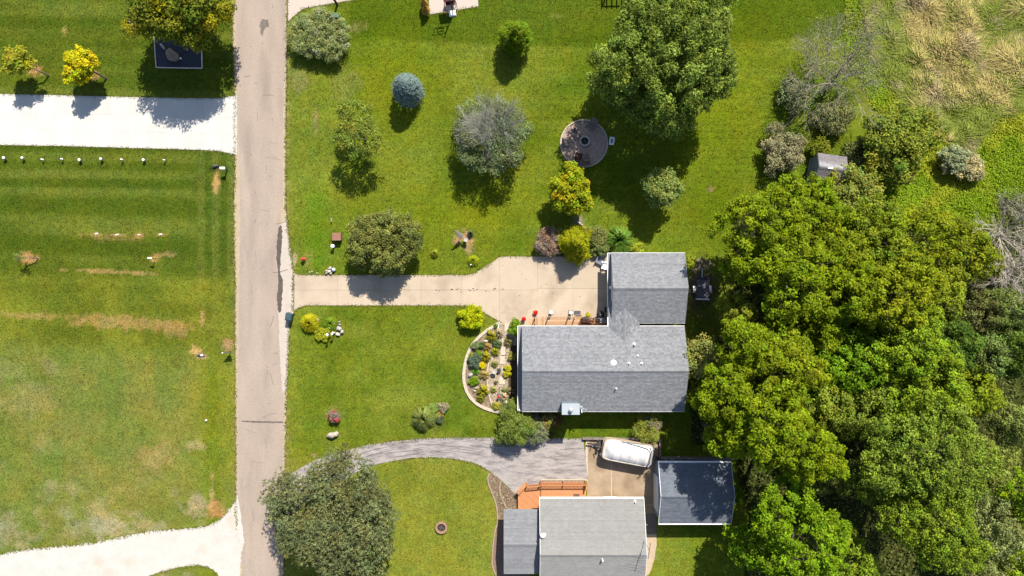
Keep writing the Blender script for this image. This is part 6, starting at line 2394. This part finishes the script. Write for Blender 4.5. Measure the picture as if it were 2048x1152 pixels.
def fire_ring(name, label, px, py, r, n, mat, inner):
    t = thing(name, label, 'fire ring', (*W(px, py), .03))
    for k in range(n):
        a = k * 2 * math.pi / n
        m = MB()
        m.box((r * math.cos(a), r * math.sin(a), .14), (.2, 2 * math.pi * r / n - .02, .28 + .02 * (k % 2)), a)
        m.build('stone', mat, t)
    m = MB()
    m.lathe([(r - .1, 0), (r - .1, .03)], (0, 0, 0), 20)
    m.build('ash_bed', inner, t)
    m = MB()
    rr = random.Random(n)
    for _ in range(5):
        a = rr.uniform(0, 6.28)
        m.bar((r * .5 * math.cos(a), r * .5 * math.sin(a), .06), (-r * .5 * math.cos(a + .5), -r * .4 * math.sin(a + .5), .1), .05)
    m.build('charred_logs', M_DARK, t)


fire_ring('fire_ring', 'grey stone fire ring in the centre of the gravel circle', 1169, 283, .46, 14, M_GREYSTONE, M_SOIL_SHADE)
fire_ring('fire_ring', 'tan stone fire ring alone in the south lawn', 883, 1054, .5, 14, make_mat('tan_block', alb(206, 168, 140), var=.15, world=False), M_SOIL_SHADE)
chair('adirondack_chair', 'weathered grey wooden chair on the upper right of the fire pit circle', 1183, 252, -.6, M_GREYWOOD, recline=.4, w=.8, group='chairs of the fire pit circle')
chair('camp_chair', 'small chair at the upper left of the fire pit', 1153, 268, .7, M_GREYWOOD, w=.55, group='chairs of the fire pit circle')
chair('camp_chair', 'brown armchair at the left side of the fire pit circle', 1134, 284, math.pi / 2, M_GREYWOOD, w=.7, group='chairs of the fire pit circle')
chair('camp_chair', 'dark chair at the bottom of the fire pit circle, the right one', 1172, 313, math.pi + .2, M_GREYWOOD, w=.6, group='chairs of the fire pit circle')
chair('camp_chair', 'dark chair at the bottom of the fire pit circle, the left one', 1157, 312, math.pi - .25, M_BROWNWOOD, w=.6, group='chairs of the fire pit circle')
t = thing('garden_bench', 'dark slatted bench at the lower rim of the fire pit circle', 'bench', (*W(1166, 324, .4), 0), 0)
m = MB()
for i in range(4):
    m.box((0, -.18 + i * .12, .42), (1.3, .07, .03))
m.build('seat', M_GREYWOOD, t)
m = MB()
for i in range(3):
    m.box((0, -.27 - i * .03, .54 + i * .13), (1.3, .025, .1))
m.build('backrest', M_GREYWOOD, t)
for s in (-1, 1):
    m = MB()
    m.box((s * .58, -.05, .21), (.06, .4, .42))
    m.build('leg', M_BROWNWOOD, t)
t = thing('cooler_box', 'pale grey cooler box on the grass right of the fire pit circle', 'cooler', (*W(1222.5, 283.5), 0), -.12)
m = MB()
m.box((0, 0, .2), (.46, .74, .4))
m.build('body', M_GREYPL, t)
m = MB()
m.box((0, 0, .43), (.5, .78, .07))
ld = m.build('lid', M_SIDING, t)
m = MB()
m.box((0, 0, .472), (.2, .4, .012))
m.build('lid_recess', M_GREYPL, ld)

# ------------------------------------------------------------------ boat, trailers
bx, by = W(1254, 904, 1.2)
BR = math.radians(-10.5)
t = thing('pontoon_boat', 'pontoon boat under a fitted white cover parked on the concrete pad', 'boat', (bx, by, 0), BR)
for s in (-1, 1):
    m = MB()
    m.tube([(-2.55, s * .75, .95), (-2.2, s * .75, .78), (2.4, s * .75, .75), (2.5, s * .75, .75)], [.05, .3, .3, .26], 12)
    m.build('pontoon', M_STEEL, t, True)


def outline(k, grow=0.0):
    """rounded bow and square stern"""
    a = []
    L2, Wd = 2.42 + grow, 1.08 + grow
    for i in range(k):
        th = 2 * math.pi * i / k
        c, s = math.cos(th), math.sin(th)
        ex = .28 if c < 0 else .16
        a.append((math.copysign(abs(c) ** ex, c) * L2, math.copysign(abs(s) ** .3, s) * Wd))
    return a


m = MB()
m.prism(outline(40, .06), 1.02, 1.12)
m.build('deck', make_mat('tan_hull', alb(236, 212, 186), var=.05, world=False), t)
m = MB()
m.prism(outline(40, .0), 1.12, 1.5)
m.build('railing_panel', MATS['tan_hull'], t)
nu, nv = 34, 18
m = MB()
for i in range(nu + 1):
    u = -1 + 2 * i / nu
    for j in range(nv + 1):
        v = -1 + 2 * j / nv
        x = u * 2.34 + .03
        wx = 1.05 * (1 - .18 * max(0, -u) ** 6 - .06 * max(0, u) ** 8)
        y = v * wx
        e = (1 - abs(v) ** 3.2) * (1 - max(0, -u) ** 7) * (1 - .9 * max(0, u) ** 14)
        sag = .07 * math.sin((u + .2) * 9.4) * (1 - abs(v)) - .05 * abs(math.sin(u * 6 + 1)) * abs(v)
        z = 1.5 + .62 * e * (1 - .35 * abs(v)) + sag + .015 * math.sin(14 * u + 5 * v) + (.01 * math.sin(23 * v + 3 * u))
        m.v.append((x, y, z))
for i in range(nu):
    for j in range(nv):
        a = i * (nv + 1) + j
        m.f.append((a, a + nv + 1, a + nv + 2, a + 1))
for edge in ([i * (nv + 1) for i in range(nu + 1)], [i * (nv + 1) + nv for i in range(nu + 1)][::-1], [j for j in range(nv + 1)][::-1], [nu * (nv + 1) + j for j in range(nv + 1)]):
    o0 = len(m.v)
    for k in edge:
        x, y, z = m.v[k]
        m.v.append((x * 1.015, y * 1.02, 1.3))
    for k in range(len(edge) - 1):
        m.f.append((edge[k], edge[k + 1], o0 + k + 1, o0 + k))
m_cover = list(m.v)
m.build('cover', make_mat('white_canvas', (.5, .49, .48), var=.05, scale=2, rough=.8, world=False), t, True)
m = MB()
for u in (-1.5, -.7, .1, .9, 1.7):
    pts = []
    for j in range(nv + 1):
        i = int(round(((u - .03) / 2.34 + 1) / 2 * nu))
        p = m_cover[i * (nv + 1) + j]
        pts.append((p[0], p[1], p[2] + .012))
    m.tube(pts, .014, 4, False)
m.build('cover_strap', make_mat('strap_grey', (.3, .3, .3), var=.05, world=False), t)
for k, off in enumerate((0, .12)):
    m = MB()
    m.tube([(-.8, .95, 1.6), (1.2 + off, 1.12, 2.05 + off), (1.9 + off, 1.0, 2.15 + off), (2.15 + off, .6, 2.2 + off), (2.15 + off, -.6, 2.15 + off), (1.95 + off, -1.0, 2.0 + off)], .035 if k else .05, 6, True)
    m.build('canopy_frame', M_DARK if k == 0 else M_STEEL, t, True)
t2 = t
m = MB()
m.rock((2.85, -.05, 1.25), (.32, .22, .28), 5, 10, 7, .05)
m.build('outboard_motor', M_BLACK, t2, True)
m = MB()
m.box((2.72, -.05, .75), (.14, .1, .9))
m.tube([(2.8, -.25, .4), (2.8, .15, .4)], [.12, .12], 8)
m.build('motor_leg', M_DARK, t2)
m = MB()
m.box((2.5, -.05, .95), (.3, 1.6, .06))
m.tube([(2.62, .4, 1.0), (2.75, .4, .4)], .03, 6)
m.tube([(2.62, .7, 1.0), (2.75, .7, .4)], .03, 6)
for z in (.5, .7, .9):
    m.tube([(2.7, .4, z), (2.7, .7, z)], .02, 5)
m.build('boarding_ladder', M_STEEL, t2)

t = thing('boat_trailer', 'dark boat trailer with tongue and jack under the covered boat', 'trailer', (bx, by, 0), BR)
m = MB()
for s in (-1, 1):
    m.bar((-2.3, s * .5, .42), (2.2, s * .5, .42), .1, .1)
    m.bar((-2.3, s * .5, .42), (-3.3, 0, .42), .09, .1)
for x in (-1.8, 0, 1.9):
    m.bar((x, -.9, .44), (x, .9, .44), .08, .08)
m.build('frame', M_DARK, t)
m = MB()
m.bar((-3.9, 0, .45), (-2.2, 0, .45), .1, .1)
m.build('tongue', M_BLACK, t)
m = MB()
m.tube([(-3.35, -.15, .12), (-3.35, -.15, .85)], .04, 6)
m.tube([(-3.35, -.3, .1), (-3.35, -.05, .1)], .09, 8)
m.build('jack', M_STEEL, t)
m = MB()
m.tube([(-2.75, 0, .45), (-2.6, 0, 1.2)], .06, 6)
m.tube([(-2.75, -.25, 1.0), (-2.7, .25, 1.0)], .09, 8)
m.tube([(-2.85, -.5, .6), (-2.85, .5, .6)], .04, 6)
m.tube([(-3.0, -.65, .5), (-2.75, -.6, 1.0)], .05, 6)
m.tube([(-3.0, .45, .5), (-2.75, .5, 1.0)], .05, 6)
m.build('winch_stand', M_DARK, t)
for s in (-1, 1):
    for x in (.3, 1.0):
        m = MB()
        m.tube([(x, s * 1.0, .28), (x, s * 1.16, .28)], .28, 14)
        w_ = m.build('wheel', M_RUBBER, t)
        m = MB()
        m.tube([(x, s * 1.165, .28), (x, s * 1.175, .28)], .15, 10)
        m.build('rim', M_STEEL, w_)

t = thing('utility_trailer', 'small flat utility trailer in the shade east of the garage', 'trailer', (*W(1405, 576, .6), 0), .0)
M_TDECK = make_mat('trailer_deck', alb(120, 122, 134), var=.15, scale=3, world=False)
m = MB()
m.box((0, 0, .5), (1.2, 2.0, .06))
m.build('bed', M_TDECK, t)
for i in range(6):
    m = MB()
    m.box((-.5 + i * .2, 0, .545), (.185, 1.96, .03))
    m.build('deck_board', M_TDECK, t)
for s in (-1, 1):
    m = MB()
    m.box((s * .61, 0, .62), (.05, 2.04, .22))
    m.build('side_rail', M_DARK, t)
    m = MB()
    m.tube([(s * .68, -.12, .26), (s * .86, -.12, .26)], .26, 14)
    m.build('wheel', M_RUBBER, t)
    m = MB()
    pr = [(math.cos(a) * .36, math.sin(a) * .32) for a in np.linspace(0, math.pi, 7)]
    for a_, b_ in zip(pr[:-1], pr[1:]):
        m.bar((s * .78, -.12 + a_[0], .28 + a_[1]), (s * .78, -.12 + b_[0], .28 + b_[1]), .26, .02)
    m.build('fender', M_SIDING, t)
m = MB()
m.box((0, 1.02, .62), (1.24, .05, .22))
m.build('front_rail', M_DARK, t)
m = MB()
m.bar((0, 1.0, .45), (0, 2.0, .45), .08, .08)
m.tube([(0, 1.95, .05), (0, 1.95, .7)], .03, 6)
m.build('tongue', M_STEEL, t)
m = MB()
m.bar((-.66, -1.08, .56), (.66, -1.14, .56), .12, .08)
for x in (-.45, 0, .45):
    m.bar((x, -1.08, .5), (x, -1.1, 1.0), .04)
m.bar((-.6, -1.1, 1.0), (.6, -1.1, 1.0), .06)
m.build('tailgate', M_SIDING, t)

# timber retaining wall round the boat pad
t = thing('retaining_wall', 'low weathered timber retaining wall around the top of the boat pad', 'retaining wall', (*W(1242, 876), 0))
ox, oy = t.location.x, t.location.y
seg = [((1164, 876), (1184, 876)), ((1184, 876), (1218, 876.5)), ((1218, 876.5), (1252, 877)), ((1252, 877), (1286, 877.5)), ((1286, 877.5), (1318, 878)), ((1319, 877), (1319, 898)), ((1319, 899), (1319, 914)), ((1320, 914), (1356, 914.5)), ((1356, 914.5), (1392, 915)), ((1392, 915), (1428, 915.5)), ((1428, 915.5), (1464, 916))]
for i, (a, b) in enumerate(seg):
    for z in (.1, .3):
        m = MB()
        p, q = W(*a), W(*b)
        m.bar((p[0] - ox + .01, p[1] - oy, z), (q[0] - ox - .01, q[1] - oy, z + .003 * (i % 2)), .2, .19)
        m.build('timber', M_GREYWOOD, t)

# basketball hoop, canopy chair at the top edge
t = thing('basketball_hoop', 'portable basketball hoop at the near edge of the ball court', 'basketball hoop', (*W(906, 27), 0), .15)
m = MB()
m.add([(-.42, -.3, 0), (.3, -.3, 0), (.3, .3, 0), (-.42, .3, 0), (-.36, -.24, .2), (.24, -.24, .2), (.24, .24, .2), (-.36, .24, .2)], [(0, 3, 2, 1), (4, 5, 6, 7), (0, 1, 5, 4), (1, 2, 6, 5), (2, 3, 7, 6), (3, 0, 4, 7)])
m.build('base', M_PLASTIC, t)
m = MB()
m.tube([(0, 0, .15), (.02, .1, 3.2)], .05, 8)
m.tube([(0, .1, 2.6), (-.3, .75, 3.0)], .03, 6)
m.tube([(0, .1, 3.2), (-.3, .75, 3.4)], .03, 6)
m.build('pole', M_BLACK, t)
m = MB()
for a, b in (((-.95, .8, 2.7), (.35, .8, 2.7)), ((-.95, .8, 3.6), (.35, .8, 3.6)), ((-.95, .8, 2.7), (-.95, .8, 3.6)), ((.35, .8, 2.7), (.35, .8, 3.6)), ((-.6, .8, 2.85), (0, .8, 2.85)), ((-.6, .8, 3.25), (0, .8, 3.25)), ((-.6, .8, 2.85), (-.6, .8, 3.25)), ((0, .8, 2.85), (0, .8, 3.25))):
    m.bar(a, b, .05)
bb = m.build('backboard_frame', M_RED, t)
m = MB()
m.tube([(-.3 + .23 * math.cos(a), 1.08 + .23 * math.sin(a), 2.85) for a in np.linspace(0, 2 * math.pi, 15)], .015, 5)
m.build('rim', M_RED, bb)
M_ORTUBE = make_mat('orange_tube', alb(235, 130, 95), var=.05, world=False)
t = thing('canopy_swing', 'orange framed canopy swing chair standing at the near edge of the ball court', 'swing chair', (*W(902, 16), 0), .15)
for s in (-1, 1):
    m = MB()
    m.tube([(s * .55, -.65, .04), (s * .62, -.2, .04), (s * .5, 0, 1.9), (s * .62, .35, .04), (s * .55, .7, .04)], .03, 6)
    m.build('side_frame', M_ORTUBE, t)
m = MB()
m.tube([(-.55, -.65, .04), (-.3, -.8, .04), (.3, -.8, .04), (.55, -.65, .04)], .03, 6)
m.build('front_bar', M_ORTUBE, t)
m = MB()
m.box((0, .45, 1.92), (1.15, 1.0, .05))
m.build('canopy', make_mat('maroon_cloth', alb(112, 62, 66), var=.1, world=False), t)
m = MB()
m.box((0, .3, .5), (.95, .5, .07))
m.build('seat', MATS['maroon_cloth'], t)
m = MB()
m.box((0, .55, .8), (.95, .07, .55))
m.build('backrest', MATS['maroon_cloth'], t)

# green utility pedestal in the willow bush, brown post by the north driveway
t = thing('utility_pedestal', 'pale green flat topped utility box poking out of the willow bush', 'utility box', (*W(668, 33, 1.6), 0), .05)
m = MB()
m.box((0, 0, .85), (.75, .22, 1.7))
m.build('body', M_TEAL, t)
m = MB()
m.box((0, 0, 1.75), (.92, .3, .08), 0)
m.build('lid', make_mat('pale_green_metal', alb(120, 160, 140), var=.08, world=False), t)
t = thing('brown_post', 'brown timber post standing at the edge of the north driveway', 'post', (*W(675, 10), 0))
m = MB()
m.box((0, 0, .8), (.16, .16, 1.6))
m.build('post', M_BROWNWOOD, t)
m = MB()
m.box((.05, .05, 1.62), (.28, .42, .06), .2)
m.build('cap', M_BROWNWOOD, t)
# shaded low deck and dark hedge at the top edge
t = thing('grape_arbor', 'dark low structure at the top edge beside the big maple', 'arbor', (*W(1238, 0), 0))
m = MB()
for i in range(6):
    m.box((-1.4 + i * .5, .6, 1.2), (.12, 1.0, .12))
for s in (-1, 1):
    m.box((0, .6 + s * .4, 1.08), (3.0, .1, .12))
m.build('slats', M_DARK, t)
for sx in (-1.4, 1.3):
    m = MB()
    m.box((sx, .1, .5), (.12, .12, 1.0))
    m.build('post', M_DARK, t)
shrub('lavender_bush', 'small lavender tipped bush at the top edge beside the big maple', 'bush', 1262, 8, 14, .8, (.3, .27, .32), cr=.16, per=60, ls=.05, seed=403)
